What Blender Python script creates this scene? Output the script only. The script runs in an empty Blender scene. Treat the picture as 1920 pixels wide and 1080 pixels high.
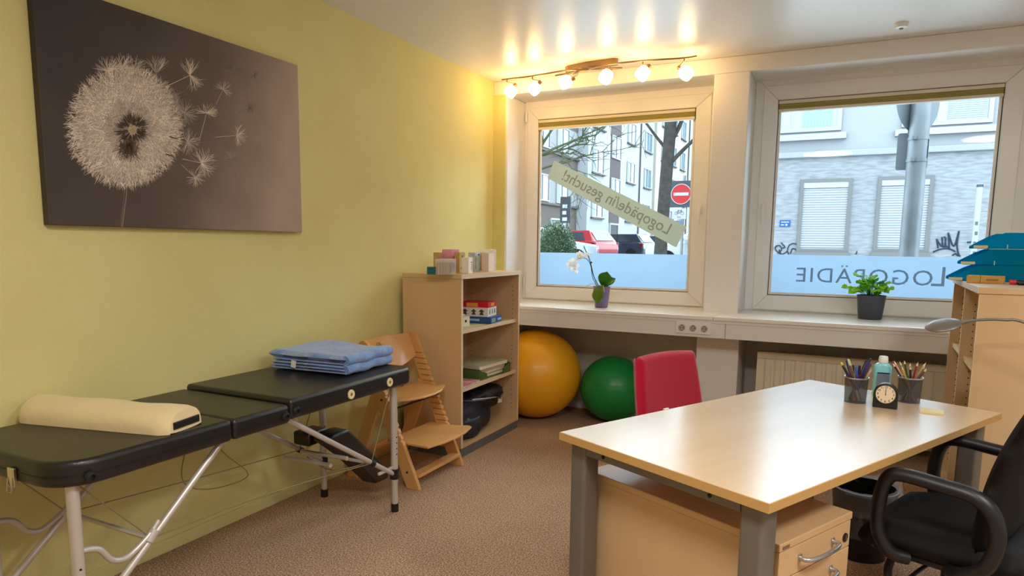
import bpy, bmesh, math, random
import numpy as np
from mathutils import Vector, Matrix, noise

random.seed(7)
rng = np.random.default_rng(7)
SC = bpy.context.scene
COL = SC.collection

# ------------------------------------------------------------------ camera
YAW, PIT, ROL, FPX, PPX, PPY, EYE = -0.457219, -0.127815, -0.0115141, 1263.27, 960.0, 620.96, 1.30

def cam_axes():
    f = np.array([math.sin(YAW)*math.cos(PIT), math.cos(YAW)*math.cos(PIT), math.sin(PIT)])
    r = np.array([math.cos(YAW), -math.sin(YAW), 0.0]); d = np.cross(f, r)
    c, s = math.cos(ROL), math.sin(ROL)
    return c*r+s*d, -s*r+c*d, f
CR, CD, CF = cam_axes()
cam_d = bpy.data.cameras.new('camera'); cam = bpy.data.objects.new('camera', cam_d); COL.objects.link(cam)
cam.matrix_world = Matrix(((CR[0], -CD[0], -CF[0], 0), (CR[1], -CD[1], -CF[1], 0), (CR[2], -CD[2], -CF[2], EYE), (0, 0, 0, 1)))
cam_d.sensor_width = 36; cam_d.lens = 36*FPX/1920
cam_d.shift_x = (960-PPX)/1920; cam_d.shift_y = (PPY-540)/1920
cam_d.clip_start = 0.02; cam_d.clip_end = 400
SC.camera = cam

def on(px, py, ax, val):
    """photo pixel -> world point on the plane ax = val (used for measuring positions)"""
    d = CR*(px-PPX)/FPX + CD*(py-PPY)/FPX + CF
    i = 'xyz'.index(ax); o = (0, 0, EYE)
    t = (val-o[i])/d[i]
    return Vector((t*d[0], t*d[1], EYE+t*d[2]))

# ------------------------------------------------------------------ world, view
SC.view_settings.view_transform = 'Standard'; SC.view_settings.look = 'None'
SC.view_settings.exposure = 0.42; SC.view_settings.gamma = 1.0; SC.view_settings.use_curve_mapping = False
SKY_STRENGTH = 7.2
W = bpy.data.worlds.new('overcast'); SC.world = W; W.use_nodes = True
wn = W.node_tree.nodes; wl = W.node_tree.links
bg = wn['Background']; bg.inputs['Strength'].default_value = SKY_STRENGTH
bg.inputs['Color'].default_value = (0.70, 0.87, 1.0, 1)
try:
    SC.cycles.max_bounces = 10; SC.cycles.diffuse_bounces = 5; SC.cycles.glossy_bounces = 4
    SC.cycles.transparent_max_bounces = 16; SC.cycles.transmission_bounces = 6
    SC.cycles.caustics_reflective = False; SC.cycles.caustics_refractive = False
    SC.cycles.sample_clamp_indirect = 6.0
    SC.cycles.use_denoising = True
except Exception:
    pass

# room measures (metres)
XL, YW, ZC = -2.49, 4.697, 2.522        # left wall, face of the window wall, ceiling
XR, YB = 2.9, -1.7                       # right wall and back wall, out of frame
YG = 5.0                                 # room-side face of the window sashes
ZS, YS = 0.86, 4.39                      # window board: top, front edge
GZ = 0.55                                # street level outside

# ------------------------------------------------------------------ materials
def lin(c):
    return tuple(((v/255)/12.92 if v/255 <= 0.04045 else ((v/255+0.055)/1.055)**2.4) for v in c)

MATS = {}
def mat(name, rgb, rough=0.5, metal=0.0, spec=0.5, bump=None, vary=None, coat=0.0, stretch=None, sheen=0.0, emit=None, trans=None):
    """procedural principled material. bump=(scale,strength), vary=(scale,rgb2,stretch xyz)"""
    if name in MATS: return MATS[name]
    m = bpy.data.materials.new(name); m.use_nodes = True; nt = m.node_tree; N = nt.nodes; L = nt.links
    b = N['Principled BSDF']
    c = lin(rgb); b.inputs['Base Color'].default_value = (*c, 1)
    b.inputs['Roughness'].default_value = rough; b.inputs['Metallic'].default_value = metal
    b.inputs['Specular IOR Level'].default_value = spec
    b.inputs['Coat Weight'].default_value = coat; b.inputs['Coat Roughness'].default_value = 0.24 if coat == 0.6 else 0.05
    b.inputs['Sheen Weight'].default_value = sheen
    tc = N.new('ShaderNodeTexCoord')
    def noise_node(scale, st=None, detail=4):
        mp = N.new('ShaderNodeMapping'); L.new(tc.outputs['Object'], mp.inputs['Vector'])
        if st: mp.inputs['Scale'].default_value = st
        n = N.new('ShaderNodeTexNoise'); n.inputs['Scale'].default_value = scale; n.inputs['Detail'].default_value = detail
        L.new(mp.outputs['Vector'], n.inputs['Vector']); return n
    if vary:
        n = noise_node(vary[0], vary[2] if len(vary) > 2 else None)
        r = N.new('ShaderNodeValToRGB'); r.color_ramp.elements[0].color = (*c, 1); r.color_ramp.elements[1].color = (*lin(vary[1]), 1)
        lo, hi = (vary[3] if len(vary) > 3 else (0.35, 0.68))
        r.color_ramp.elements[0].position = lo; r.color_ramp.elements[1].position = hi
        L.new(n.outputs['Fac'], r.inputs['Fac']); L.new(r.outputs['Color'], b.inputs['Base Color'])
    if bump:
        n = noise_node(bump[0], bump[2] if len(bump) > 2 else None)
        bp = N.new('ShaderNodeBump'); bp.inputs['Strength'].default_value = bump[1]; bp.inputs['Distance'].default_value = 0.01
        L.new(n.outputs['Fac'], bp.inputs['Height']); L.new(bp.outputs['Normal'], b.inputs['Normal'])
    if emit:
        b.inputs['Emission Color'].default_value = (*lin(emit[0]), 1); b.inputs['Emission Strength'].default_value = emit[1]
    if trans: b.inputs['Transmission Weight'].default_value = trans
    MATS[name] = m; return m

def mat_glass(name, tint=(1, 1, 1), refl=0.06):
    m = bpy.data.materials.new(name); m.use_nodes = True; N = m.node_tree.nodes; L = m.node_tree.links
    N.remove(N['Principled BSDF']); out = N['Material Output']
    t = N.new('ShaderNodeBsdfTransparent'); t.inputs['Color'].default_value = (*tint, 1)
    g = N.new('ShaderNodeBsdfGlossy'); g.inputs['Roughness'].default_value = 0.03
    fr = N.new('ShaderNodeFresnel'); fr.inputs['IOR'].default_value = 1.18
    mx = N.new('ShaderNodeMixShader'); L.new(fr.outputs[0], mx.inputs[0]); L.new(t.outputs[0], mx.inputs[1]); L.new(g.outputs[0], mx.inputs[2])
    L.new(mx.outputs[0], out.inputs['Surface']); MATS[name] = m; return m

def mat_film(name, rgb, trans=0.75, clear=0.0):
    """translucent sheet: lets daylight through diffusely"""
    m = bpy.data.materials.new(name); m.use_nodes = True; N = m.node_tree.nodes; L = m.node_tree.links
    N.remove(N['Principled BSDF']); out = N['Material Output']; c = (*lin(rgb), 1)
    d = N.new('ShaderNodeBsdfDiffuse'); d.inputs['Color'].default_value = c
    t = N.new('ShaderNodeBsdfTranslucent'); t.inputs['Color'].default_value = c
    mx = N.new('ShaderNodeMixShader'); mx.inputs[0].default_value = trans
    L.new(d.outputs[0], mx.inputs[1]); L.new(t.outputs[0], mx.inputs[2])
    if clear > 0:
        tr = N.new('ShaderNodeBsdfTransparent'); m2 = N.new('ShaderNodeMixShader'); m2.inputs[0].default_value = clear
        L.new(mx.outputs[0], m2.inputs[1]); L.new(tr.outputs[0], m2.inputs[2]); L.new(m2.outputs[0], out.inputs['Surface'])
    else:
        L.new(mx.outputs[0], out.inputs['Surface'])
    MATS[name] = m; return m

def mat_attr(name, rough=0.6):
    m = bpy.data.materials.new(name); m.use_nodes = True; N = m.node_tree.nodes; L = m.node_tree.links
    a = N.new('ShaderNodeVertexColor'); a.layer_name = 'ink'
    b = N['Principled BSDF']; b.inputs['Roughness'].default_value = rough
    L.new(a.outputs['Color'], b.inputs['Base Color']); MATS[name] = m; return m

# ------------------------------------------------------------------ mesh helpers
class MB:
    def __init__(s): s.v = []; s.f = []
    def add(s, vs, fs):
        o = len(s.v); s.v += [tuple(v) for v in vs]; s.f += [tuple(i+o for i in f) for f in fs]; return s
    def box(s, x0, x1, y0, y1, z0, z1, M=None):
        vs = [Vector((x, y, z)) for z in (z0, z1) for y in (y0, y1) for x in (x0, x1)]
        if M is not None: vs = [M @ v for v in vs]
        return s.add(vs, [(0, 2, 3, 1), (4, 5, 7, 6), (0, 1, 5, 4), (2, 6, 7, 3), (0, 4, 6, 2), (1, 3, 7, 5)])
    def tube(s, path, r, n=8, caps=True, flat=None):
        P = [Vector(p) for p in path]; k = len(P)
        R = r if isinstance(r, (list, tuple)) else [r]*k
        T = [(P[min(i+1, k-1)]-P[max(i-1, 0)]).normalized() for i in range(k)]
        up = Vector((0, 0, 1)) if abs(T[0].z) < 0.9 else Vector((1, 0, 0))
        u = T[0].cross(up).normalized(); vs = []
        for i in range(k):
            u = (u - T[i]*u.dot(T[i]))
            if u.length < 1e-6: u = T[i].orthogonal()
            u.normalize(); w = T[i].cross(u)
            for j in range(n):
                a = 2*math.pi*j/n
                vs.append(P[i] + (u*math.cos(a) + w*math.sin(a)*(flat or 1))*R[i])
        fs = [(i*n+j, i*n+(j+1) % n, (i+1)*n+(j+1) % n, (i+1)*n+j) for i in range(k-1) for j in range(n)]
        if caps: fs += [tuple(range(n-1, -1, -1)), tuple(range((k-1)*n, k*n))]
        return s.add(vs, fs)
    def cyl(s, p0, p1, r0, r1=None, n=16, caps=True):
        return s.tube([p0, p1], [r0, r0 if r1 is None else r1], n, caps)
    def lathe(s, prof, n=24, c=(0, 0, 0), M=None, close=False):
        vs = []; k = len(prof)
        for r, z in prof:
            for j in range(n):
                a = 2*math.pi*j/n; v = Vector((c[0]+r*math.cos(a), c[1]+r*math.sin(a), c[2]+z)); vs.append(M @ v if M is not None else v)
        fs = [(i*n+j, i*n+(j+1) % n, (i+1)*n+(j+1) % n, (i+1)*n+j) for i in range(k-1) for j in range(n)]
        if prof[0][0] > 1e-5 and not close: fs.append(tuple(range(n-1, -1, -1)))
        if prof[-1][0] > 1e-5 and not close: fs.append(tuple(range((k-1)*n, k*n)))
        if close: fs += [((k-1)*n+j, (k-1)*n+(j+1) % n, (j+1) % n, j) for j in range(n)]
        return s.add(vs, fs)
    def prism(s, poly, a0, a1, fn):
        """poly: 2-D outline; fn(u,v,a) -> world point"""
        n = len(poly); vs = [fn(u, v, a0) for u, v in poly] + [fn(u, v, a1) for u, v in poly]
        return s.add(vs, [tuple(range(n-1, -1, -1)), tuple(range(n, 2*n))] + [(i, (i+1) % n, n+(i+1) % n, n+i) for i in range(n)])
    def frame(s, u0, u1, v0, v1, w, a0, a1, fn):
        """mitred rectangular ring of member width w (or (l,r,b,t))"""
        l, r, b, t = w if isinstance(w, (tuple, list)) else (w,)*4
        O = [(u0, v0), (u1, v0), (u1, v1), (u0, v1)]; I = [(u0+l, v0+b), (u1-r, v0+b), (u1-r, v1-t), (u0+l, v1-t)]
        for i in range(4):
            j = (i+1) % 4; s.prism([O[i], O[j], I[j], I[i]], a0, a1, fn)
        return s
    def grid(s, fn, nu, nv, wrap_u=False):
        vs = [fn(i/(nu if wrap_u else nu-1), j/(nv-1)) for j in range(nv) for i in range(nu)]
        fs = [(j*nu+i, j*nu+(i+1) % nu, (j+1)*nu+(i+1) % nu, (j+1)*nu+i) for j in range(nv-1) for i in range(nu if wrap_u else nu-1)]
        return s.add(vs, fs)
    def build(s, name, m, parent=None, smooth=None, bevel=0, seg=2, subsurf=0, fix=True):
        me = bpy.data.meshes.new(name); me.from_pydata(s.v, [], s.f)
        if fix:
            b = bmesh.new(); b.from_mesh(me); bmesh.ops.recalc_face_normals(b, faces=b.faces); b.to_mesh(me); b.free()
        o = bpy.data.objects.new(name, me); COL.objects.link(o)
        if m is not None: me.materials.append(m)
        if parent is not None: o.parent = parent
        if smooth:
            me.polygons.foreach_set('use_smooth', [True]*len(me.polygons))
            if smooth < 180: me.set_sharp_from_angle(angle=math.radians(smooth))
        if bevel:
            md = o.modifiers.new('edge', 'BEVEL'); md.width = bevel; md.segments = seg; md.limit_method = 'ANGLE'; md.angle_limit = math.radians(40)
        if subsurf:
            md = o.modifiers.new('sub', 'SUBSURF'); md.levels = subsurf; md.render_levels = subsurf
        return o

def tag(o, label=None, cat=None, group=None, kind=None):
    if label: o['label'] = label
    if cat: o['category'] = cat
    if group: o['group'] = group
    if kind: o['kind'] = kind
    return o
def thing(name, label, cat, loc=(0, 0, 0), rz=0.0, group=None):
    o = bpy.data.objects.new(name, None); COL.objects.link(o); o.empty_display_size = 0.05
    o.location = loc; o.rotation_euler = (0, 0, rz); return tag(o, label, cat, group)
def struct(name, parent=None, loc=(0, 0, 0)):
    o = bpy.data.objects.new(name, None); COL.objects.link(o); o.location = loc; o['kind'] = 'structure'; return o
def dup(root, loc=None, rz=None, label=None):
    r = root.copy(); COL.objects.link(r)
    if loc is not None: r.location = loc
    if rz is not None: r.rotation_euler = (0, 0, rz)
    if label: r['label'] = label
    for ch in list(root.children):
        c = ch.copy(); COL.objects.link(c); c.parent = r
        for g in ch.children:
            d = g.copy(); COL.objects.link(d); d.parent = c
    return r
XZ = lambda u, v, a: Vector((u, a, v))       # outline in x-z, depth along y
YZ = lambda u, v, a: Vector((a, u, v))       # outline in y-z, depth along x
XY = lambda u, v, a: Vector((u, v, a))

def text(s, size, m, name, parent, M, depth=0.0008, align='CENTER', sx=1.0, spacing=1.0, bold=0.0):
    cu = bpy.data.curves.new('t', 'FONT'); cu.body = s; cu.size = size; cu.align_x = align; cu.align_y = 'CENTER'
    cu.extrude = depth; cu.space_character = spacing; cu.offset = bold; cu.resolution_u = 3
    o = bpy.data.objects.new('t', cu); COL.objects.link(o)
    dg = bpy.context.evaluated_depsgraph_get(); dg.update()
    me = bpy.data.meshes.new_from_object(o.evaluated_get(dg)); bpy.data.objects.remove(o)
    me.transform(M @ Matrix.Diagonal((sx, 1, 1, 1))); me.materials.clear(); me.materials.append(m); me.name = name
    r = bpy.data.objects.new(name, me); COL.objects.link(r)
    if parent is not None: r.parent = parent
    return r
def smooth_path(pts, n=6):
    P = [Vector(p) for p in pts]; out = []
    for i in range(len(P)-1):
        a, b, c, d = P[max(i-1, 0)], P[i], P[i+1], P[min(i+2, len(P)-1)]
        for k in range(n):
            t = k/n; out.append(0.5*((2*b)+(c-a)*t+(2*a-5*b+4*c-d)*t*t+(3*b-a-3*c+d)*t**3))
    return out+[P[-1]]

# material palette
m_white = mat('white_paint', (236, 233, 228), 0.55, bump=(90, 0.06))
m_pvc = mat('white_pvc', (240, 239, 237), 0.28, spec=0.5)
m_sill = mat('white_sill_laminate', (244, 242, 236), 0.22)
m_yellow = mat('yellow_textured_wallpaper', (231, 221, 152), 0.75, spec=0.3, bump=(260, 0.35), vary=(3, (226, 215, 144)))
m_ceil = mat('glossy_white_ceiling', (232, 230, 228), 0.31, spec=0.7, bump=(9, 0.12))
m_taupe = mat('niche_wall_paint', (214, 206, 194), 0.7, bump=(120, 0.05))
m_maple = mat('maple_laminate', (222, 190, 146), 0.36, vary=(3.0, (212, 177, 131), (1, 1, 0.12)))
m_mapleh = mat('maple_laminate_long_grain', (224, 188, 140), 0.36, vary=(3.0, (214, 174, 124), (0.2, 1, 1)))
m_desk = mat('desk_laminate', (222, 194, 158), 0.24, spec=1.0, vary=(2.5, (214, 184, 146), (0.2, 1.4, 1)), coat=0.6)
m_edge = mat('pale_edge_band', (236, 214, 178), 0.4)
m_beech = mat('beech_plywood', (222, 170, 106), 0.34, vary=(5.0, (208, 152, 88), (1, 1, 0.25)), coat=0.2)
m_grey = mat('silver_grey_coated_metal', (122, 118, 112), 0.42, metal=0.25)
m_alu = mat('brushed_aluminium', (196, 196, 196), 0.32, metal=0.9)
m_plinth = mat('grey_plinth', (104, 106, 110), 0.6)
m_black = mat('black_plastic', (22, 22, 24), 0.42)
m_vinyl = mat('black_vinyl', (26, 25, 23), 0.36, spec=0.6, bump=(220, 0.12))
m_blackfab = mat('black_fabric', (24, 24, 26), 0.85, bump=(500, 0.25))
m_chrome = mat('satin_nickel', (205, 195, 180), 0.22, metal=1.0)
m_hole = mat('dark_bore', (30, 24, 18), 0.9)
m_paper = mat('white_card', (238, 234, 226), 0.7)
# ================================================================== ROOM SHELL
def srf(mb, name, m, parent=None, **k):
    o = mb.build(name, m, parent, **k)
    if parent is None: o['kind'] = 'structure'
    return o
# carpet: speckled loop pile
mc = mat('speckled_carpet', (150, 116, 86), 0.95, spec=0.1)
N = mc.node_tree.nodes; L = mc.node_tree.links; b = N['Principled BSDF']
tc = N.new('ShaderNodeTexCoord'); n1 = N.new('ShaderNodeTexNoise'); n1.inputs['Scale'].default_value = 150; n1.inputs['Detail'].default_value = 3
L.new(tc.outputs['Object'], n1.inputs['Vector'])
n2 = N.new('ShaderNodeTexNoise'); n2.inputs['Scale'].default_value = 4; L.new(tc.outputs['Object'], n2.inputs['Vector'])
rp = N.new('ShaderNodeValToRGB'); e = rp.color_ramp.elements
e[0].position = 0.33; e[0].color = (*lin((128, 95, 71)), 1); e[1].position = 0.68; e[1].color = (*lin((230, 202, 172)), 1)
x = rp.color_ramp.elements.new(0.5); x.color = (*lin((188, 151, 119)), 1)
L.new(n1.outputs['Fac'], rp.inputs['Fac'])
mxc = N.new('ShaderNodeMixRGB'); mxc.blend_type = 'MULTIPLY'; mxc.inputs['Fac'].default_value = 0.25
L.new(rp.outputs['Color'], mxc.inputs['Color1']); L.new(n2.outputs['Color'], mxc.inputs['Color2']); 
gr = N.new('ShaderNodeRGBToBW'); L.new(n2.outputs['Color'], gr.inputs['Color']); L.new(gr.outputs['Val'], mxc.inputs['Color2'])
L.new(mxc.outputs['Color'], b.inputs['Base Color'])
bp = N.new('ShaderNodeBump'); bp.inputs['Strength'].default_value = 0.6; bp.inputs['Distance'].default_value = 0.004
L.new(n1.outputs['Fac'], bp.inputs['Height']); L.new(bp.outputs['Normal'], b.inputs['Normal'])
srf(MB().box(XL-0.2, XR+0.2, YB-0.2, 5.25, -0.12, 0), 'floor', mc)
srf(MB().box(XL-0.2, XR+0.2, YB-0.2, 5.25, ZC, ZC+0.15), 'ceiling', m_ceil)
srf(MB().box(XL-0.2, XL, YB-0.2, 5.25, 0, ZC).box(XL-0.01, -2.385, 4.694, 4.702, 0, 2.42), 'wall_left', m_yellow)
srf(MB().box(XR, XR+0.2, YB-0.2, 5.25, 0, ZC), 'wall_right', m_white)
srf(MB().box(XL, XR, YB-0.2, YB, 0, ZC), 'wall_back', m_white)
srf(MB().box(XL, XL+0.012, YB, 4.84, 0, 0.055), 'baseboard_left', m_yellow, bevel=0.003)
# window wall: lintel, piers, parapet
X1A, X1B, X2A, X2B, X3A, X3B, ZL = -2.37, -0.855, -0.63, 1.06, 1.28, 2.70, 2.42
w = MB()
w.box(XL, XR, YW, 5.2, ZL, ZC)
w.box(X1B, X2A, YW, 5.2, ZS-0.03, ZL); w.box(X2B, X3A, YW, 5.2, ZS-0.03, ZL); w.box(X3B, XR, YW, 5.2, ZS-0.03, ZL)
w.box(X1B-0.02, X2A+0.03, 4.62, 5.2, 0, ZS-0.03); w.box(X2B, X3A, 4.62, 5.2, 0, ZS-0.03)
srf(w, 'wall_window', m_white, bevel=0.006)
srf(MB().box(XL, X1A, YW, 5.2, 0, ZL), 'wall_window_corner', m_white, bevel=0.012, seg=3)
srf(MB().box(X1A, X1B-0.02, 5.02, 5.2, 0, ZS-0.03).box(X2A+0.03, X2B, 5.02, 5.2, 0, ZS-0.03).box(X3A, XR, 5.02, 5.2, 0, ZS-0.03), 'wall_niche', m_taupe)
srf(MB().box(X1A, X1B-0.02, 5.005, 5.02, 0, 0.06).box(X2A+0.03, X2B, 5.005, 5.02, 0, 0.06), 'baseboard_window', m_white, bevel=0.003)
# window board in two lengths with a joint, and the boxed cable duct under it
sb = struct('trim_1'); XJ = -0.735
for a, c in ((XL+0.005, XJ-0.001), (XJ+0.001, XR-0.005)):
    MB().box(a, c, YS, 5.06, ZS-0.026, ZS).build('window_board', m_sill, sb, bevel=0.004)
for a, c in ((XL+0.005, -0.66), (-0.658, XR-0.005)):
    MB().box(a, c, YS+0.012, 4.62, ZS-0.140, ZS-0.026).build('cable_duct', m_white, sb, bevel=0.003)
MB().box(XL+0.005, XR-0.005, YS+0.008, YS+0.02, ZS-0.045, ZS-0.0265).build('duct_lip', m_white, sb, bevel=0.002)

m_glass = mat_glass('window_glass', (0.97, 0.99, 0.985))
m_gasket = mat('dark_gasket', (46, 44, 42), 0.6)
m_frost = mat_film('frosted_film', (170, 182, 193), 0.92)
m_letter = mat_film('grey_vinyl_letters', (126, 134, 146), 0.75, 0.45)
m_blind = mat('olive_pleated_fabric', (158, 148, 84), 0.8)
m_blindrail = mat('cream_blind_rail', (226, 218, 196), 0.35)

def handle(par, x, z, y):
    h = MB().box(x-0.016, x+0.016, y-0.012, y, z-0.035, z+0.035).build('handle_plate', m_pvc, par, bevel=0.004)
    MB().tube([(x, y, z+0.01), (x, y-0.038, z+0.01)], 0.011, 12).tube(smooth_path([(x, y-0.036, z+0.016), (x, y-0.042, z-0.02), (x, y-0.044, z-0.11)], 4), 0.0095, 10).build('handle_grip', m_pvc, h, smooth=40)
def window(name, xa, xb, sx0, sx1, gx0, gx1, gz0, gz1, sz0, sz1, hx, frost_z, hinges):
    r = struct(name)
    MB().frame(xa, xb, ZS+0.001, ZL+0.03, (sx0-xa+0.014, xb-sx1+0.014, 0.02, ZL+0.03-sz1+0.012), YG+0.012, YG+0.075, XZ).build('frame', m_pvc, r, bevel=0.004)
    MB().frame(sx0, sx1, sz0, sz1, (gx0-sx0, sx1-gx1, gz0-sz0, sz1-gz1), YG, YG+0.055, XZ).build('sash', m_pvc, r, bevel=0.006)
    MB().frame(gx0-0.001, gx1+0.001, gz0-0.001, gz1+0.001, 0.005, YG+0.020, YG+0.034, XZ).build('gasket', m_gasket, r)
    MB().frame(gx0+0.004, gx1-0.004, gz0+0.004, gz1-0.004, 0.016, YG+0.024, YG+0.034, XZ).build('glazing_bead', m_pvc, r)
    MB().box(gx0, gx1, YG+0.034, YG+0.040, gz0, gz1).build('pane', m_glass, r)
    fl = MB().box(gx0+0.012, gx1-0.012, YG+0.0405, YG+0.0412, gz0+0.008, frost_z).build('frosted_film', m_frost, r)
    fl['label'] = 'frosted privacy film across the bottom of the pane'
    if hx is not None: handle(r, hx, gz0+0.60, YG)
    for hz in hinges:
        MB().cyl((sx0-0.006, YG-0.008, hz-0.035), (sx0-0.006, YG-0.008, hz+0.035), 0.0075, n=10).build('hinge', m_pvc, r, smooth=40)
    return r, fl
w1, fl1 = window('window_1', X1A, X1B, -2.345, -0.918, -2.25, -1.027, 0.966, 2.278, 0.868, 2.372, -0.965, 1.240, (1.0, 2.30))
w2, fl2 = window('window_2', X2A, X2B, -0.575, 0.880, -0.480, 0.776, 0.972, 2.284, 0.868, 2.384, -0.535, 1.252, ())
w3, fl3 = window('window_3', X3A, X3B, X3A+0.05, X3B-0.05, X3A+0.15, X3B-0.15, 0.972, 2.284, 0.868, 2.384, None, 1.252, ())
MB().box(0.905, 0.955, YG-0.012, YG+0.012, 2.00, 2.03).build('latch', m_pvc, w2, bevel=0.003)
# mirrored lettering seen from behind on the film
def glass_text(s, size, par, xc, zc, y, m, ang=0.0, sx=1.0, spacing=1.0, bold=0.0):
    M = Matrix.Translation((xc, y, zc)) @ Matrix.Rotation(ang, 4, 'Y') @ Matrix.Rotation(math.pi/2, 4, 'X') @ Matrix.Diagonal((-1, 1, 1, 1))
    return text(s, size, m, 'lettering', par, M, 0.0002, sx=sx, spacing=spacing, bold=bold)
YF = YG+0.0395-0.0062
ltr = glass_text('L', 0.178, fl2, 0.535, 1.122, YF, m_letter)
ltr['label'] = 'mirrored grey capital letters of the practice name on the film'
glass_text('OGOPÄDIE', 0.140, fl2, 0.10, 1.112, YF, m_letter, sx=1.06, spacing=1.12)
# pleated blinds, drawn up to the head of each glass
for nm, gx0, gx1, gz1, lb in (('pleated_blind', -2.25, -1.027, 2.278, 'olive pleated blind drawn up at the top of the window beside the yellow wall'),
                              ('pleated_blind', -0.480, 0.776, 2.284, 'olive pleated blind drawn up at the top of the window with the street pole')):
    t = thing(nm, lb, 'blind', (0, 0, 0), group='blinds at the window heads')
    MB().box(gx0+0.004, gx1-0.004, YG-0.008, YG+0.032, gz1-0.027, gz1-0.006).build('head_rail', m_blindrail, t, bevel=0.002)
    f = MB()
    zt = gz1-0.0275; k = 5; dz = 0.0068
    f.prism([(YG-0.005 if i % 2 else YG-0.001, zt-i*dz/1) for i in range(k+1)] + [(YG+0.030, zt-k*dz), (YG+0.030, zt)], gx0+0.006, gx1-0.006, YZ)
    f.build('pleated_fabric', m_blind, t)
    MB().box(gx0+0.005, gx1-0.005, YG-0.008, YG+0.032, zt-k*dz-0.018, zt-k*dz).build('bottom_rail', m_blindrail, t, bevel=0.002)
# diagonal paper banner behind the first window
m_banner = mat_film('cream_banner', (192, 188, 172), 0.62); m_banlet = mat_film('pale_red_letters', (190, 172, 158), 0.6, 0.55)
t = thing('banner', 'cream banner strip taped slantwise across the glass with mirrored faded red letters', 'banner')
B = [on(1039.6, 301, 'y', YG+0.046), on(1026.7, 334, 'y', YG+0.046), on(1268, 464, 'y', YG+0.046), on(1288, 425, 'y', YG+0.046)]
MB().prism([(p.x, p.z) for p in B], YG+0.0412, YG+0.0420, XZ).build('strip', m_banner, t)
ctr = (B[0]+B[1]+B[2]+B[3])/4; dv = (B[2]+B[3]-B[0]-B[1]); ang = math.atan2(-dv.z, dv.x)
glass_text('Logopäde/in gesucht!', 0.122, t, ctr.x+0.01, ctr.z, YG+0.0406, m_banlet, ang=ang, sx=0.93, bold=0.001)

# sockets
t = thing('triple_socket', 'white triple wall socket set into the cable duct under the window sill', 'socket', (-0.858, YS+0.012, 0.778))
MB().box(-0.112, 0.112, -0.010, 0, -0.038, 0.038).build('cover_frame', m_pvc, t, bevel=0.003)
for k in (-1, 0, 1):
    s = MB().lathe([(0.0205, 0), (0.0205, 0.008), (0.0185, 0.008), (0.0185, 0.0015), (0, 0.0015)], 24, M=Matrix.Translation((k*0.071, -0.010, 0)) @ Matrix.Rotation(math.pi/2, 4, 'X')).build('socket_insert', mat('grey_insert', (186, 178, 164), 0.5), t, smooth=40)
    MB().cyl((k*0.071-0.0095, -0.0118, 0), (k*0.071-0.0095, -0.0135, 0), 0.003, n=8).cyl((k*0.071+0.0095, -0.0118, 0), (k*0.071+0.0095, -0.0135, 0), 0.003, n=8).box(k*0.071-0.003, k*0.071+0.003, -0.014, -0.0115, 0.0145, 0.0185).box(k*0.071-0.003, k*0.071+0.003, -0.014, -0.0115, -0.0185, -0.0145).build('contact', m_hole, s)
# radiator
t = thing('radiator', 'cream panel radiator with vertical ribs in the niche under the window', 'radiator')
m_rad = mat('cream_radiator_enamel', (232, 222, 196), 0.35)
rx0, rx1, ry, rz0, rz1 = -0.485, 0.86, 4.66, 0.12, 0.622
p = MB(); pts = []; n = int((rx1-rx0-0.06)/0.0605)
prof = [(rx0, ry)]
for i in range(n):
    x0 = rx0+0.045+i*0.0605
    prof += [(x0, ry), (x0+0.012, ry-0.011), (x0+0.040, ry-0.011), (x0+0.052, ry)]
prof += [(rx1, ry), (rx1, ry+0.012), (rx0, ry+0.012)]
p.prism(prof, rz0+0.045, rz1-0.045, XY); p.build('ribbed_panel', m_rad, t)
MB().box(rx0, rx1, ry-0.012, ry+0.012, rz1-0.045, rz1).box(rx0, rx1, ry-0.012, ry+0.012, rz0, rz0+0.045).build('header', m_rad, t, bevel=0.006)
MB().box(rx0, rx0+0.002, ry+0.012, ry+0.10, rz0+0.02, rz1).box(rx1-0.002, rx1, ry+0.012, ry+0.10, rz0+0.02, rz1).box(rx0, rx1, ry+0.088, ry+0.10, rz0, rz1-0.005).build('casing', m_rad, t)
g = MB()
for i in range(int((rx1-rx0)/0.016)): g.box(rx0+0.006+i*0.016, rx0+0.0135+i*0.016, ry+0.012, ry+0.088, rz1-0.012, rz1-0.002)
g.build('top_grille', m_rad, t)['kind'] = 'stuff'
MB().box(rx0+0.01, rx1-0.01, ry+0.02, ry+0.085, rz0+0.03, rz1-0.03).build('convector_core', m_hole, t)
for xx in (-0.30, 0.60): MB().box(xx, xx+0.06, 4.757, 5.019, 0.20, 0.24).build('bracket', m_rad, t)
# smoke / motion detector on the ceiling
t = thing('ceiling_sensor', 'small white round sensor on the ceiling above the street pole window', 'sensor', (0.185, 4.40, ZC))
MB().lathe([(0.036, 0), (0.036, -0.006), (0.03, -0.022), (0.02, -0.026), (0, -0.026)], 24).build('housing', m_pvc, t, smooth=40)
MB().lathe([(0.012, -0.0255), (0.009, -0.031), (0, -0.032)], 16).build('lens', m_grey, t, smooth=40)
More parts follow.
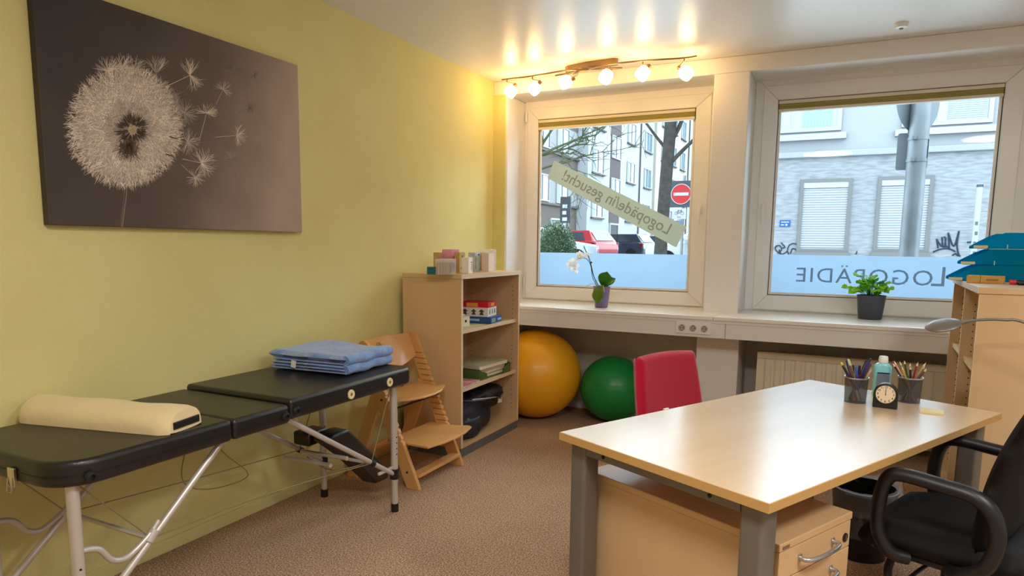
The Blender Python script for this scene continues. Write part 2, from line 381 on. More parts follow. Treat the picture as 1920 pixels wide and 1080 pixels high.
# ================================================================== OUTSIDE
_mat = mat
def mat(name, rgb, rough=0.5, **k):
    """street colours set darker than real, so a stronger sky lights the room"""
    D = lambda c: tuple(v*0.56 for v in c)
    if k.get('vary'): v = k['vary']; k['vary'] = (v[0], D(v[1]))+tuple(v[2:])
    k.setdefault('spec', 0.12); return _mat(name, D(rgb), rough, **k)
m_asph = _mat('asphalt', (146, 147, 150), 0.9, bump=(60, 0.2))
m_pave = _mat('pavement', (190, 189, 186), 0.9, bump=(60, 0.2))
srf(MB().box(-60, 40, 5.2, 130, GZ-0.6, GZ-0.02), 'street', m_asph)
srf(MB().box(-14.9, -2.2, 5.2, 9.0, GZ-0.02, GZ+0.02).box(-2.2, 30, 5.2, 8.6, GZ-0.02, GZ+0.02).box(-15.2, -12.6, 9.0, 110, GZ-0.02, GZ+0.05).box(-3.6, 30, 16.0, 18.0, GZ-0.02, GZ+0.05), 'pavement', m_pave)
srf(MB().box(XL-0.3, XR+0.3, 5.201, 5.35, -0.2, 0.93), 'wall_outside_plinth', m_pave)

m_fglass = mat('far_window_glass', (120, 150, 170), 0.08, spec=0.9)
m_ffr = mat('far_window_frame', (222, 224, 228), 0.5)
m_fsill = mat('far_window_sill', (120, 112, 112), 0.7)
m_fwhite = mat('white_render', (226, 228, 232), 0.85, bump=(6, 0.1))
m_fbrown = mat('brown_brick', (128, 112, 106), 0.9, vary=(14, (150, 134, 126), (1, 1, 8)), bump=(20, 0.3, (1, 1, 8)))
m_fbrick = mat('pale_brick', (208, 206, 206), 0.9, vary=(14, (186, 184, 186), (1, 1, 8)))
m_fcream = mat('cream_render', (236, 226, 206), 0.85)
m_fblue = mat('pale_blue_render', (170, 208, 226), 0.8, vary=(1.2, (200, 228, 238), (1, 1, 3)))
m_fpurple = mat('brown_panels', (112, 94, 98), 0.7)
m_fdark = mat('dark_opening', (60, 62, 70), 0.5)
m_curtain = mat('net_curtain', (214, 224, 232), 0.9, vary=(12, (190, 204, 216), (8, 8, 0.3)))

def fwin(par, fn, u0, u1, z0, z1, mull=1, sill=True, name='window', cur=True):
    """window on a facade: fn(u, z, outwards)"""
    F = lambda u, v, a: fn(u, v, a)
    mb = MB().frame(u0, u1, z0, z1, 0.07, 0.01, 0.09, F)
    for k in range(mull):
        um = u0+(u1-u0)*(k+1)/(mull+1); mb.prism([(um-0.05, z0+0.03), (um+0.05, z0+0.03), (um+0.05, z1-0.03), (um-0.05, z1-0.03)], 0.015, 0.085, F)
    o = mb.build(name, m_ffr, par)
    MB().prism([(u0+0.05, z0+0.05), (u1-0.05, z0+0.05), (u1-0.05, z1-0.05), (u0+0.05, z1-0.05)], 0.02, 0.04, F).build('pane', m_fglass, o)
    if cur:
        q = (u1-u0)*0.26
        MB().prism([(u0+0.1, z0+0.1), (u0+0.1+q, z0+0.1), (u0+0.1+q*0.8, z1-0.1), (u0+0.1, z1-0.1)], 0.041, 0.046, F).build('curtain', m_curtain, o)
    if sill:
        MB().prism([(u0-0.12, z0-0.10), (u1+0.12, z0-0.10), (u1+0.12, z0), (u0-0.12, z0)], 0.0, 0.16, F).build('sill', m_fsill, o)
    return o
LB = lambda X: (lambda u, z, a: Vector((X+a, u, z)))

# brown brick block with pale bands of windows
t = thing('apartment_block', 'brown brick apartment block with pale window bands behind the round bush', 'building')
X = -15.9; fn = LB(X)
MB().box(X-9, X, 24, 41.6, GZ-0.02, 15.5).build('wall', m_fbrown, t)
for zs in (3.75, 6.75, 9.75, 12.75):
    MB().box(X, X+0.04, 24, 41.58, zs, zs+1.62).build('pale_band', m_fbrick, t)
    MB().box(X, X+0.14, 24, 41.58, zs-0.12, zs).build('band_ledge', m_fsill, t)
    for c in (26.6, 29.6, 32.6, 35.9, 38.9):
        fwin(t, LB(X+0.04), c-0.95, c+0.95, zs+0.06, zs+1.58, 1, False)
for c in (34.5, 38.4): 
    o = MB().box(X, X+0.06, c-1.1, c+1.1, 0.6, 2.75).build('garage_door', m_fbrick, t)
    MB().frame(c-1.2, c+1.2, 0.56, 2.9, 0.12, 0.0, 0.10, fn).build('door_frame', m_ffr, o)

# white apartment house with stairwell strip
t = thing('apartment_house', 'white rendered apartment house with brown stairwell strip left of the bare tree', 'building')
X = -15.2; fn = LB(X)
MB().box(X-9, X, 41.6, 57.7, GZ-0.02, 15.5).build('wall', m_fwhite, t)
MB().box(X, X+0.08, 41.62, 57.68, GZ, 2.05).build('plinth', m_fsill, t)
for z0 in (3.16, 6.05, 8.95, 11.85):
    for c, wd in ((43.5, 2.2), (51.0, 2.0), (55.8, 2.0)):
        fwin(t, fn, c-wd/2, c+wd/2, z0, z0+1.55, 1)
MB().box(X-0.05, X+0.03, 46.1, 48.4, 2.9, 15.5).build('stairwell_strip', m_fpurple, t)
for z0 in (4.55, 7.45, 10.35): fwin(t, LB(X+0.03), 46.2, 48.3, z0-0.05, z0+1.5, 1, False)
dd = MB().frame(46.2, 48.2, 0.6, 2.9, 0.12, 0.0, 0.10, fn).build('entrance_door', m_ffr, t)
MB().prism([(46.3, 0.7), (48.1, 0.7), (48.1, 2.8), (46.3, 2.8)], 0.01, 0.05, fn).build('door_leaf', m_fdark, dd)
MB().cyl((X+0.08, 53.4, GZ), (X+0.08, 53.4, 15), 0.06, n=8).build('downpipe', m_fsill, t, smooth=40)

t = thing('apartment_house', 'cream rendered house behind the bare tree trunk', 'building')
X = -15.0; fn = LB(X)
MB().box(X-9, X, 57.7, 70.5, GZ-0.02, 15.5).build('wall', m_fcream, t)
for z0 in (2.9, 5.8, 8.7, 11.6):
    for c in (60.3, 64.0, 67.7): fwin(t, fn, c-0.9, c+0.9, z0, z0+1.7, 1)
MB().cyl((X+0.08, 70.2, GZ), (X+0.08, 70.2, 15), 0.06, n=8).build('downpipe', m_fsill, t, smooth=40)
t = thing('tower_house', 'pale blue building at the far end of the street beyond the no-entry sign', 'building')
MB().box(-15.0, -6.5, 82, 90, GZ-0.02, 24).build('wall', m_fblue, t)
MB().box(-24.0, -15.0, 70.5, 90, GZ-0.02, 15).build('side_wall', m_fwhite, t)
FN = lambda Y: (lambda u, z, a: Vector((u, Y-a, z)))
for z0 in (2.6, 5.5, 8.4, 11.3, 14.2, 17.1):
    for c in (-13.6, -11.0, -8.4): fwin(t, FN(82), c-0.8, c+0.8, z0, z0+1.6, 1, False, cur=False)

# corner building across the street, in front of the second window
YFa = 18.0; fn = FN(YFa)
t = thing('corner_building', 'pale rough plaster building with closed roller shutters across the street', 'building')
m_rough = mat('rough_grey_plaster', (200, 202, 206), 0.95, bump=(7, 1.0, (1, 1, 3.2)), vary=(4, (168, 170, 178), (1, 1, 5), (0.40, 0.66)))
m_upper = mat('upper_plaster', (204, 206, 210), 0.95, bump=(7, 0.5, (1, 1, 3)))
zled = on(1650, 285, 'y', YFa-0.05).z
xL = on(1440, 300, 'y', YFa).x
MB().box(xL, 22, YFa, YFa+10, GZ-0.02, zled).build('lower_wall', m_rough, t)
MB().box(xL, 22, YFa, YFa+10, zled, 6.5).build('upper_wall', m_upper, t)
MB().box(xL-0.06, 22, YFa-0.10, YFa+10, zled-0.06, zled+0.08).build('ledge', m_upper, t, bevel=0.02)
m_sh = mat('grey_white_shutter', (226, 228, 236), 0.5); m_shf = mat('grey_shutter_frame', (150, 148, 146), 0.7)
for a, c in (((1508, 343), (1582, 472)), ((1654, 338), (1732, 472))):
    A = on(*a, 'y', YFa); Bq = on(*c, 'y', YFa); u0, u1, z0, z1 = A.x, Bq.x, Bq.z+0.02, A.z
    fr = MB().frame(u0-0.08, u1+0.08, z0-0.04, z1+0.08, 0.08, -0.02, 0.05, fn).build('shutter_frame', m_shf, t)
    sl = MB(); n = 26; h = (z1-0.14-z0)/n
    for k in range(n):
        zz = z0+k*h; sl.prism([(0.012, zz), (0.030, zz+h*0.5), (0.012, zz+h*0.94), (-0.02, zz+h*0.94), (-0.02, zz)], u0, u1, lambda p, q, r: fn(r, q, p))
    sl.build('shutter_slats', m_sh, fr)
    MB().prism([(u0, z1-0.13), (u1, z1-0.13), (u1, z1), (u0, z1)], -0.02, 0.04, fn).build('shutter_box', m_sh, fr)
    MB().prism([(u0-0.12, z0-0.14), (u1+0.12, z0-0.14), (u1+0.12, z0-0.04), (u0-0.12, z0-0.04)], 0, 0.14, fn).build('sill', m_shf, fr)
def upper_window(u0, u1, z0, z1, cols):
    mb = MB().frame(u0, u1, z0, z1, 0.09, 0.0, 0.07, fn)
    for um in cols: mb.prism([(um-0.09, z0+0.02), (um+0.09, z0+0.02), (um+0.09, z1-0.02), (um-0.09, z1-0.02)], 0.005, 0.065, fn)
    o = mb.build('window', m_ffr, t)
    MB().prism([(u0+0.05, z0+0.05), (u1-0.05, z0+0.05), (u1-0.05, z1-0.05), (u0+0.05, z1-0.05)], 0.01, 0.03, fn).build('pane', mat('sky_glass', (176, 206, 222), 0.12, spec=0.8), o)
    MB().prism([(u0-0.12, z0-0.20), (u1+0.12, z0-0.20), (u1+0.12, z0-0.06), (u0-0.12, z0-0.06)], 0, 0.16, fn).build('sill', m_ffr, o)
    return o
a = on(1577, 246, 'y', YFa); q = on(1482, 250, 'y', YFa).x
o = upper_window(-2.6, a.x, a.z+0.02, a.z+1.7, (q-0.10,))
MB().grid(lambda i, j: fn(q+0.25+i*(a.x-q-0.45), a.z+0.1+j*1.5, 0.040+0.008*math.sin(i*60)), 60, 2).build('curtain', mat('blue_white_curtain', (200, 222, 236), 0.9), o, smooth=180)
a = on(1860, 234, 'y', YFa); l = on(1690, 240, 'y', YFa).x; q = on(1764, 240, 'y', YFa).x
o = upper_window(l, a.x, a.z+0.05, a.z+1.7, (q,))
sl = MB()
for k in range(34):
    zz = a.z+0.14+k*0.044
    for (s0, s1) in ((l+0.12, q-0.12), (q+0.12, a.x-0.12)): sl.box(s0, s1, YFa-0.045, YFa-0.036, zz, zz+0.036)
sl.build('window_blind', mat('blind_slats', (214, 228, 236), 0.7), o)
a = on(1472, 419, 'y', YFa)
pl = MB().box(a.x-0.12, a.x+0.12, YFa-0.03, YFa-0.001, a.z-0.08, a.z+0.08).build('street_name_plate', mat('blue_enamel', (40, 108, 196), 0.4), t, bevel=0.004)
MB().box(a.x-0.09, a.x+0.09, YFa-0.032, YFa-0.030, a.z+0.02, a.z+0.045).box(a.x-0.09, a.x-0.02, YFa-0.032, YFa-0.030, a.z-0.05, a.z-0.02).box(a.x+0.01, a.x+0.06, YFa-0.032, YFa-0.030, a.z-0.06, a.z-0.01).build('plate_lettering', m_ffr, pl)
# spray-painted tags on the plaster
m_spray = mat('blue_black_spray', (52, 66, 92), 0.8)
def spray(name, strokes, w):
    mb = MB()
    for s in strokes:
        P = [on(px, py, 'y', YFa) for px, py in s]; P = smooth_path([(p.x, YFa-0.012, p.z) for p in P], 5)
        mb.tube(P, w, 6)
    return mb.build(name, m_spray, t, smooth=180)
Z6 = lambda L: [(1440+x/3.273, 170+y/3.273) for x, y in L]
spray('graffiti', [Z6([(1035, 910), (1043, 965)]), Z6([(1035, 912), (1060, 950), (1072, 955)]), Z6([(1068, 898), (1072, 950), (1086, 955), (1090, 900)]), Z6([(1080, 895), (1090, 905)]),
                   Z6([(1086, 950), (1112, 962)]), Z6([(1106, 870), (1112, 968)]), Z6([(1106, 872), (1140, 955), (1172, 860)]), Z6([(1172, 862), (1160, 940), (1168, 1000), (1180, 1016)]),
                   Z6([(1012, 990), (1060, 972), (1110, 970), (1150, 988)]), Z6([(1130, 1012), (1150, 1000), (1165, 1014)]), Z6([(1222, 930), (1252, 928)])], 0.018)
spray('graffiti', [Z6([(46, 955), (70, 950), (84, 975), (60, 990), (44, 965), (60, 950)]), Z6([(80, 932), (104, 960), (88, 965)]), Z6([(60, 995), (90, 1002), (120, 985)]), Z6([(118, 985), (130, 950), (160, 938), (186, 950)]),
                   Z6([(138, 1000), (150, 970), (170, 975), (182, 1000)]), Z6([(68, 975), (80, 1000)]), Z6([(120, 985), (128, 1004)])], 0.014)
spray('graffiti', [Z6([(546, 985), (540, 1005)])], 0.014)
# white marker post with stickers
a = on(1837, 348, 'y', 16.6); bq = on(1828, 452, 'y', 16.6)
t = thing('marker_post', 'slim white street post with black cap at the edge of the right window', 'post', ((a.x+bq.x)/2, 16.6, GZ+0.05))
MB().cyl((0, 0, 0), (0, 0, a.z-GZ-0.08), 0.055, n=14).build('shaft', m_ffr, t, smooth=40)
MB().cyl((0, 0, a.z-GZ-0.08), (0, 0, a.z-GZ-0.03), 0.058, n=14).build('cap', m_black, t, smooth=40)
for k in range(4): MB().box(-0.03+0.01*(k % 2), 0.02+0.01*(k % 2), -0.059, -0.054, 1.25-k*0.2-0.05, 1.25-k*0.2+0.02).build('sticker', mat('sticker_grey', (120, 126, 130), 0.7), t)
# grey sign pole right outside
PX = on(1712, 380, 'y', 6.4).x
t = thing('sign_pole', 'thick grey street pole with the backs of two traffic signs outside the right window', 'sign pole', (PX, 6.4, GZ+0.02))
m_galv = mat('galvanised_steel', (178, 184, 190), 0.42, metal=0.35, vary=(6, (150, 158, 166)))
m_signback = mat('grey_sign_back', (150, 158, 166), 0.5, metal=0.2)
MB().cyl((0, 0, 0), (0, 0, 3.6), 0.072, n=24).build('pole', m_galv, t, smooth=40)
o = MB().prism([(-0.135+0.02*math.cos(th)+dx, 0) for th, dx in ()] or [(math.cos(i/8*math.pi/2+k*math.pi/2)*0.02+(0.092 if k in (0, 3) else -0.092)-0.030, math.sin(i/8*math.pi/2+k*math.pi/2)*0.02+(0.128 if k in (0, 1) else -0.128)) for k in range(4) for i in range(9)], 0.085, 0.088, lambda u, v, a: Vector((u, a, v+2.09-GZ-0.02))).build('sign_plate', m_signback, t)
for dz in (-0.085, 0.085):
    MB().lathe([(0.073, -0.012), (0.077, -0.012), (0.077, 0.012), (0.073, 0.012)], 24, (0, 0, 2.09-GZ-0.02+dz), close=True).box(-0.05, -0.02, -0.098, -0.068, 2.09-GZ-0.032+dz, 2.09-GZ-0.008+dz).box(-0.05, 0.05, 0.07, 0.086, 2.09-GZ-0.03+dz, 2.09-GZ-0.01+dz).build('clamp', m_galv, o, smooth=40)
MB().lathe([(0.0, 0.0), (0.27, 0.0), (0.27, 0.004), (0, 0.004)], 40, M=Matrix.Translation((-0.015, 0.092, 2.50-GZ-0.02)) @ Matrix.Rotation(math.radians(52), 4, 'Z') @ Matrix.Rotation(-math.pi/2, 4, 'X')).build('round_sign', m_signback, t, smooth=30)
MB().box(-0.075, -0.066, 0.05, 0.088, 2.2-GZ, 2.9-GZ).box(-0.06, 0.06, 0.06, 0.088, 2.36-GZ, 2.38-GZ).build('sign_bracket', m_galv, t)
MB().box(0.071, 0.0735, -0.03, 0.02, 2.0-GZ, 2.15-GZ).build('sticker', m_ffr, t)

# no-entry sign with bicycle plate
a = on(1276, 364, 'y', 19.0)
t = thing('traffic_sign', 'round red no-entry sign above a small white bicycle plate on a pole', 'traffic sign', (a.x+0.08, 19.0, GZ-0.02))
zc = a.z-GZ+0.02; RY = Matrix.Rotation(math.pi/2, 4, 'X')
MB().cyl((0, 0.05, 0), (0, 0.05, zc+0.5), 0.038, n=12).build('pole', m_galv, t, smooth=40)
MB().box(-0.42, 0.28, -0.012, 0.0, zc-0.36, zc+0.36).build('backing_board', mat('dark_board', (84, 88, 98), 0.6), t)
mr = mat('sign_red', (226, 46, 50), 0.4)
d = MB().lathe([(0, 0), (0.275, 0), (0.275, 0.012), (0, 0.012)], 36, M=Matrix.Translation((-0.06, -0.013, zc)) @ RY).build('red_disc', mr, t, smooth=30)
MB().box(-0.06-0.205, -0.06+0.205, -0.030, -0.0255, zc-0.042, zc+0.042).build('white_bar', m_ffr, d)
MB().lathe([(0.262, 0), (0.28, 0), (0.28, 0.004), (0.262, 0.004)], 36, M=Matrix.Translation((-0.06, -0.0255, zc)) @ RY, close=True).build('white_rim', m_ffr, d, smooth=30)
p = MB().box(-0.28, 0.10, -0.014, -0.004, zc-0.68, zc-0.36-0.03).build('bicycle_plate', m_ffr, t, bevel=0.004)
bk = MB(); z0 = zc-0.52
for cx in (-0.16, 0.0): bk.lathe([(0.040, 0), (0.048, 0), (0.048, 0.003), (0.040, 0.003)], 20, M=Matrix.Translation((cx-0.01, -0.0145, z0)) @ RY, close=True)
for A_, B_ in (((-0.17, 0), (-0.12, 0.07)), ((-0.12, 0.07), (-0.03, 0.07)), ((-0.12, 0.07), (-0.09, 0)), ((-0.09, 0), (-0.03, 0.07)), ((-0.01, 0), (-0.035, 0.085)), ((-0.17, 0), (-0.09, 0))):
    bk.tube([(A_[0], -0.016, z0+A_[1]), (B_[0], -0.016, z0+B_[1])], 0.006, 6)
bk.box(-0.14, -0.10, -0.018, -0.014, z0+0.075, z0+0.085).box(-0.055, -0.02, -0.018, -0.014, z0+0.085, z0+0.095).build('bicycle_symbol', m_black, p)
text('frei', 0.075, m_black, 'plate_lettering', p, Matrix.Translation((-0.09, -0.0155, zc-0.625)) @ RY, 0.001)
MB().box(-0.26, 0.04, -0.012, -0.004, zc-0.98, zc-0.72).build('lower_plate', mat('blue_grey_plate', (120, 140, 170), 0.5), t)
# dark vertical banner sign by the bush
a = on(1061, 372, 'y', 20); bq = on(1061, 420, 'y', 20)
t = thing('board_sign', 'dark vertical sign board rising behind the round bush', 'sign', (a.x, 20, GZ+0.05))
MB().box(-0.17, 0.17, -0.04, 0.04, 1.4, a.z-GZ).build('board', m_fdark, t)
for xx in (-0.12, 0.12): MB().cyl((xx, 0, 0), (xx, 0, 1.45), 0.03, n=8).build('leg', m_galv, t)
lt = MB()
for k in range(5): lt.box(-0.09, 0.07-0.03*(k % 2), -0.045, -0.041, a.z-GZ-0.35-k*0.2, a.z-GZ-0.24-k*0.2)
lt.build('lettering', m_ffr, t)

# trees: recursive branches
def tree(name, label, loc, segs, mtr, parts=('trunk', 'branches'), twig=0.006, seed=1, depth=5, trunk=None, pieces=None):
    R = random.Random(seed); t = thing(name, label, 'tree', loc)
    MB().tube(smooth_path(trunk[0], 4), list(np.interp(np.linspace(0, 1, (len(trunk[0])-1)*4+1), np.linspace(0, 1, len(trunk[1])), trunk[1])), 12).build('trunk', mtr, t, smooth=60)
    br = MB()
    def grow(p, d, L, r, lev):
        P = [p]; k = 4; dd = d.copy(); sub = []
        for i in range(k):
            dd = (dd + Vector((R.uniform(-1, 1), R.uniform(-1, 1), R.uniform(-0.8, 0.9)))*0.22).normalized()
            P.append(P[-1]+dd*L/k); sub.append((P[-1], dd.copy()))
        br.tube(P, [max(r*(1-0.15*i), twig*0.6) for i in range(k+1)], 5 if lev > 1 else 8)
        if lev >= depth: return
        for i in range(1, k):
            for _ in range(1 if lev < 2 else 2):
                if R.random() < 0.92:
                    q, e = sub[i]; s = Vector((R.uniform(-1, 1), R.uniform(-1, 1), R.uniform(-0.6, 0.8))).normalized()
                    grow(q, (e+s*0.9).normalized(), L*R.uniform(0.45, 0.72), max(r*0.55, twig), lev+1)
    for p, d, L, r in segs: grow(Vector(p), Vector(d).normalized(), L, r, 1)
    br.build('branches', mtr, t, smooth=60)['kind'] = 'stuff'
    return t
m_bark = mat('dark_bark', (66, 62, 58), 0.9, bump=(14, 0.6), vary=(9, (88, 84, 78)))
m_bark2 = mat('mossy_bark', (104, 112, 76), 0.9, bump=(14, 0.6), vary=(9, (80, 84, 62)))
a = on(1240, 420, 'y', 14.5); TS = 14.5/22
tree('bare_tree', 'tall bare street tree with dark trunk beside the no-entry sign', (a.x, 14.5, GZ-0.02),
     [(tuple(v*TS for v in p), d, l*TS, r*TS) for p, d, l, r in [((0.1, 0, 3.4+0.3), (0.8, -0.2, 0.7), 2.6, 0.075), ((0.12, 0, 4.3), (0.7, 0.3, 1.0), 2.8, 0.08), ((0.1, 0, 4.2), (-0.8, -0.3, 0.6), 2.8, 0.05), ((0.15, 0, 5.1), (-0.7, 0.2, 0.5), 2.6, 0.05),
      ((0.15, 0, 5.7), (0.6, -0.5, 0.4), 2.4, 0.05), ((0.16, 0, 6.1), (-0.8, -0.4, 0.25), 2.6, 0.05)]], m_bark, seed=5, depth=5, twig=0.0075,
     trunk=([tuple(v*TS for v in p) for p in [(0, 0, 0), (0.02, 0, 1.5), (0.10, 0, 3.5), (0.17, 0, 5.0), (0.22, 0, 7.5)]], [r*TS for r in (0.26, 0.20, 0.20, 0.19, 0.15)]))
a = on(1000, 330, 'y', 11)
tree('bare_tree', 'mossy bare tree reaching its branches in from the left of the window', (a.x-0.35, 11, GZ-0.02),
     [((0.0, 0, 1.9), (0.75, 0, 0.6), 1.1, 0.05), ((0.05, 0, 2.25), (1, 0.1, 0.15), 1.5, 0.03), ((0.0, 0, 2.4), (0.8, -0.2, 0.5), 1.4, 0.03), ((0, 0, 2.0), (1, 0.2, 0.32), 1.3, 0.025)], m_bark2, seed=11, depth=4, twig=0.0055,
     trunk=([(-0.1, 0, 0), (0, 0, 1.2), (0.02, 0, 2.4), (-0.3, 0, 3.6)], [0.16, 0.12, 0.10, 0.07]))
# evergreen bush: a dense ball of leaves
a = on(1042, 460, 'y', 15); R = random.Random(3)
t = thing('bush', 'dense round evergreen bush at the lower left of the window', 'bush', (a.x, 15, GZ))
lv = MB(); cz, rx_, rz_ = 0.60, 0.52, 0.72
for i in range(5200):
    th = R.uniform(0, 2*math.pi); ph = math.acos(R.uniform(-0.9, 1)); q = R.uniform(0.80, 1.0)*(1+0.07*math.sin(5*th)*math.sin(4*ph))
    c = Vector((rx_*q*math.sin(ph)*math.cos(th), rx_*q*math.sin(ph)*math.sin(th), cz+rz_*q*math.cos(ph)))
    n = Vector((R.uniform(-1, 1), R.uniform(-1, 1), R.uniform(-1, 1))).normalized(); u = n.orthogonal().normalized(); w_ = n.cross(u); s = R.uniform(0.016, 0.03)
    lv.add([c-u*s, c+w_*s*0.5, c+u*s, c-w_*s*0.5], [(0, 1, 2, 3)])
lv.build('foliage', mat('dark_leaf', (66, 92, 58), 0.5, vary=(7, (120, 150, 96))), t, fix=False)['kind'] = 'stuff'
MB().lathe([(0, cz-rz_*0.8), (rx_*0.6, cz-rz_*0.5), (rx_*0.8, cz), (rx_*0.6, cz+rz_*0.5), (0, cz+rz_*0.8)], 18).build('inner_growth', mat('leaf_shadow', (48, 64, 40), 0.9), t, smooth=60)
MB().cyl((0, 0, -0.02), (0, 0, 0.3), 0.04, n=8).build('stem', m_bark, t)

# parked cars
m_cglass = mat('car_glass', (40, 50, 60), 0.06, spec=0.9); m_tyre = mat('tyre', (26, 26, 28), 0.8); m_rim = mat('alloy_rim', (176, 178, 182), 0.3, metal=0.8)
def car(label, loc, rz, rgb, hatch=True):
    t = thing('parked_car', label, 'car', loc, rz, 'cars parked along the street'); mp = mat('car_paint_%d_%d_%d' % rgb, rgb, 0.25, coat=0.8)
    W2 = 0.86
    body = [(-2.05, 0.35), (-2.08, 0.62), (-1.98, 0.80), (-1.15, 0.93), (-0.45, 0.97), (1.75, 0.98), (2.02, 0.92), (2.08, 0.60), (2.02, 0.32), (1.75, 0.25), (-1.8, 0.25)]
    MB().prism(body, -W2, W2, lambda u, v, a: Vector((u, a, v))).build('body', mp, t, bevel=0.07, seg=3, smooth=35)
    def cab(pts, inset, name, m):
        lo = [(u, s*(W2-0.03), v) for s in (-1, 1) for u, v in pts[:2]]; hi = [(u, s*(W2-inset), v) for s in (-1, 1) for u, v in pts[2:]]
        V = [lo[0], lo[1], hi[0], hi[1], lo[2], lo[3], hi[2], hi[3]]
        return MB().add(V, [(0, 1, 2, 3), (4, 7, 6, 5), (0, 4, 5, 1), (1, 5, 6, 2), (2, 6, 7, 3), (3, 7, 4, 0)]).build(name, m, t, bevel=0.05, seg=3, smooth=40)
    cab([(-1.15, 0.92), (1.98, 0.93), (1.55, 1.45), (-0.35, 1.45)], 0.20, 'cabin', mp)
    for s in (-1, 1):
        f = lambda u, v, a, s=s: Vector((u, s*(W2-0.02-0.17*(v-0.92)/0.53+a), v))
        MB().prism([(-0.85, 0.99), (0.28, 0.99), (0.28, 1.37), (-0.30, 1.37)], 0.0, 0.008, f).build('side_window', m_cglass, t)
        MB().prism([(0.38, 0.99), (1.42, 1.00), (1.20, 1.37), (0.38, 1.37)], 0.0, 0.008, f).build('side_window', m_cglass, t)
        for wx in (-1.32, 1.28):
            wl_ = MB().lathe([(0.20, -0.10), (0.31, -0.10), (0.32, 0.0), (0.31, 0.10), (0.20, 0.10)], 24, M=Matrix.Translation((wx, s*0.80, 0.32)) @ Matrix.Rotation(math.pi/2, 4, 'X')).build('wheel', m_tyre, t, smooth=40)
            rm = MB().lathe([(0.0, 0.03), (0.05, 0.03), (0.05, 0.05), (0.18, 0.04), (0.21, 0.08), (0.215, 0.0), (0, 0.0)], 24, M=Matrix.Translation((wx, s*0.82, 0.32)) @ Matrix.Rotation(-s*math.pi/2, 4, 'X')).build('rim', m_rim, wl_, smooth=40)
        MB().box(1.86, 2.04, s*0.82-0.07, s*0.82+0.07, 0.72, 0.92).build('tail_light', mat('tail_light_red', (150, 24, 30), 0.2), t, bevel=0.02)
        MB().box(-2.06, -1.86, s*0.68-0.14, s*0.68+0.14, 0.62, 0.76).build('headlight', mat('headlight', (220, 226, 232), 0.1), t, bevel=0.03)
        MB().box(-0.75, -0.58, s*0.98-0.10, s*0.98+0.10, 0.95, 1.08).build('wing_mirror', mp, t, bevel=0.03)
    MB().prism([(1.935, 1.0), (1.63, 1.38), (1.64, 1.39), (1.95, 1.0)], -0.62, 0.62, lambda u, v, a: Vector((u+0.0, a, v))).build('rear_window', m_cglass, t)
    MB().prism([(-1.02, 0.99), (-0.43, 1.39), (-0.45, 1.40), (-1.05, 0.99)], -0.64, 0.64, lambda u, v, a: Vector((u, a, v))).build('windscreen', m_cglass, t)
    return t
def carpos(px, D): v = CR*(px-PPX)/FPX + CD*(455-PPY)/FPX + CF; return (v[0]*D, v[1]*D, GZ-0.02)
car('bright red hatchback parked in front of the white house', carpos(1074, 32), math.radians(-20), (214, 40, 50))
car('dark navy hatchback parked to the right of the red car', carpos(1160, 40), math.radians(-12), (44, 52, 74))
car('dark blue car partly hidden by the navy hatchback and the banner', carpos(1222, 46), math.radians(-14), (50, 62, 96))
car('silver car whose bonnet overlaps the red hatchback', carpos(1024, 27), math.radians(196), (206, 214, 226))
car('white car nearest the no-entry sign, bonnet towards the bush', carpos(1325, 24), math.radians(10), (232, 236, 242))
mat = _mat
# ================================================================== LEFT SIDE OF THE ROOM
def W_(o):
    """mesh was modelled in world coordinates: cancel the parent's own placement"""
    o.matrix_parent_inverse = o.parent.matrix_basis.inverted(); return o
def rounded(x0, x1, y0, y1, r, n=6):
    r = r if isinstance(r, (tuple, list)) else (r,)*4     # corner order: x0y0, x1y0, x1y1, x0y1
    out = []
    for (cx, cy, a0), q in zip(((x0, y0, 180), (x1, y0, 270), (x1, y1, 0), (x0, y1, 90)), r):
        sx = cx+q if cx == x0 else cx-q; sy = cy+q if cy == y0 else cy-q
        for i in range(n+1):
            a = math.radians(a0+90*i/n); out.append((sx+q*math.cos(a), sy+q*math.sin(a)))
    return out

# ---- canvas print
CX = XL+0.034; cy0, cy1, cz0, cz1 = 1.392, 2.597, 1.349, 2.154
t = thing('canvas_print', 'large canvas print of a dandelion clock losing its seeds on the yellow wall', 'picture', (XL, (cy0+cy1)/2, cz0))
m_canvas = mat('dark_sepia_print', (66, 58, 54), 0.62)
N = m_canvas.node_tree.nodes; L = m_canvas.node_tree.links; b = N['Principled BSDF']
tc = N.new('ShaderNodeTexCoord'); sp = N.new('ShaderNodeSeparateXYZ'); L.new(tc.outputs['Object'], sp.inputs[0])
mr_ = N.new('ShaderNodeMapRange'); mr_.inputs['From Min'].default_value = cy0; mr_.inputs['From Max'].default_value = cy1+0.1; L.new(sp.outputs['Y'], mr_.inputs['Value'])
mz = N.new('ShaderNodeMapRange'); mz.inputs['From Min'].default_value = cz1; mz.inputs['From Max'].default_value = cz0-0.5; L.new(sp.outputs['Z'], mz.inputs['Value'])
sm = N.new('ShaderNodeMath'); sm.operation = 'MULTIPLY_ADD'; sm.inputs[1].default_value = 0.30; L.new(mz.outputs[0], sm.inputs[0])
sq = N.new('ShaderNodeMath'); sq.operation = 'POWER'; sq.inputs[1].default_value = 1.6; L.new(mr_.outputs[0], sq.inputs[0]); L.new(sq.outputs[0], sm.inputs[2])
nz = N.new('ShaderNodeTexNoise'); nz.inputs['Scale'].default_value = 5; nz.inputs['Detail'].default_value = 4; L.new(tc.outputs['Object'], nz.inputs['Vector'])
ad = N.new('ShaderNodeMath'); ad.operation = 'MULTIPLY_ADD'; ad.inputs[1].default_value = 0.22; L.new(nz.outputs['Fac'], ad.inputs[0]); L.new(sm.outputs[0], ad.inputs[2])
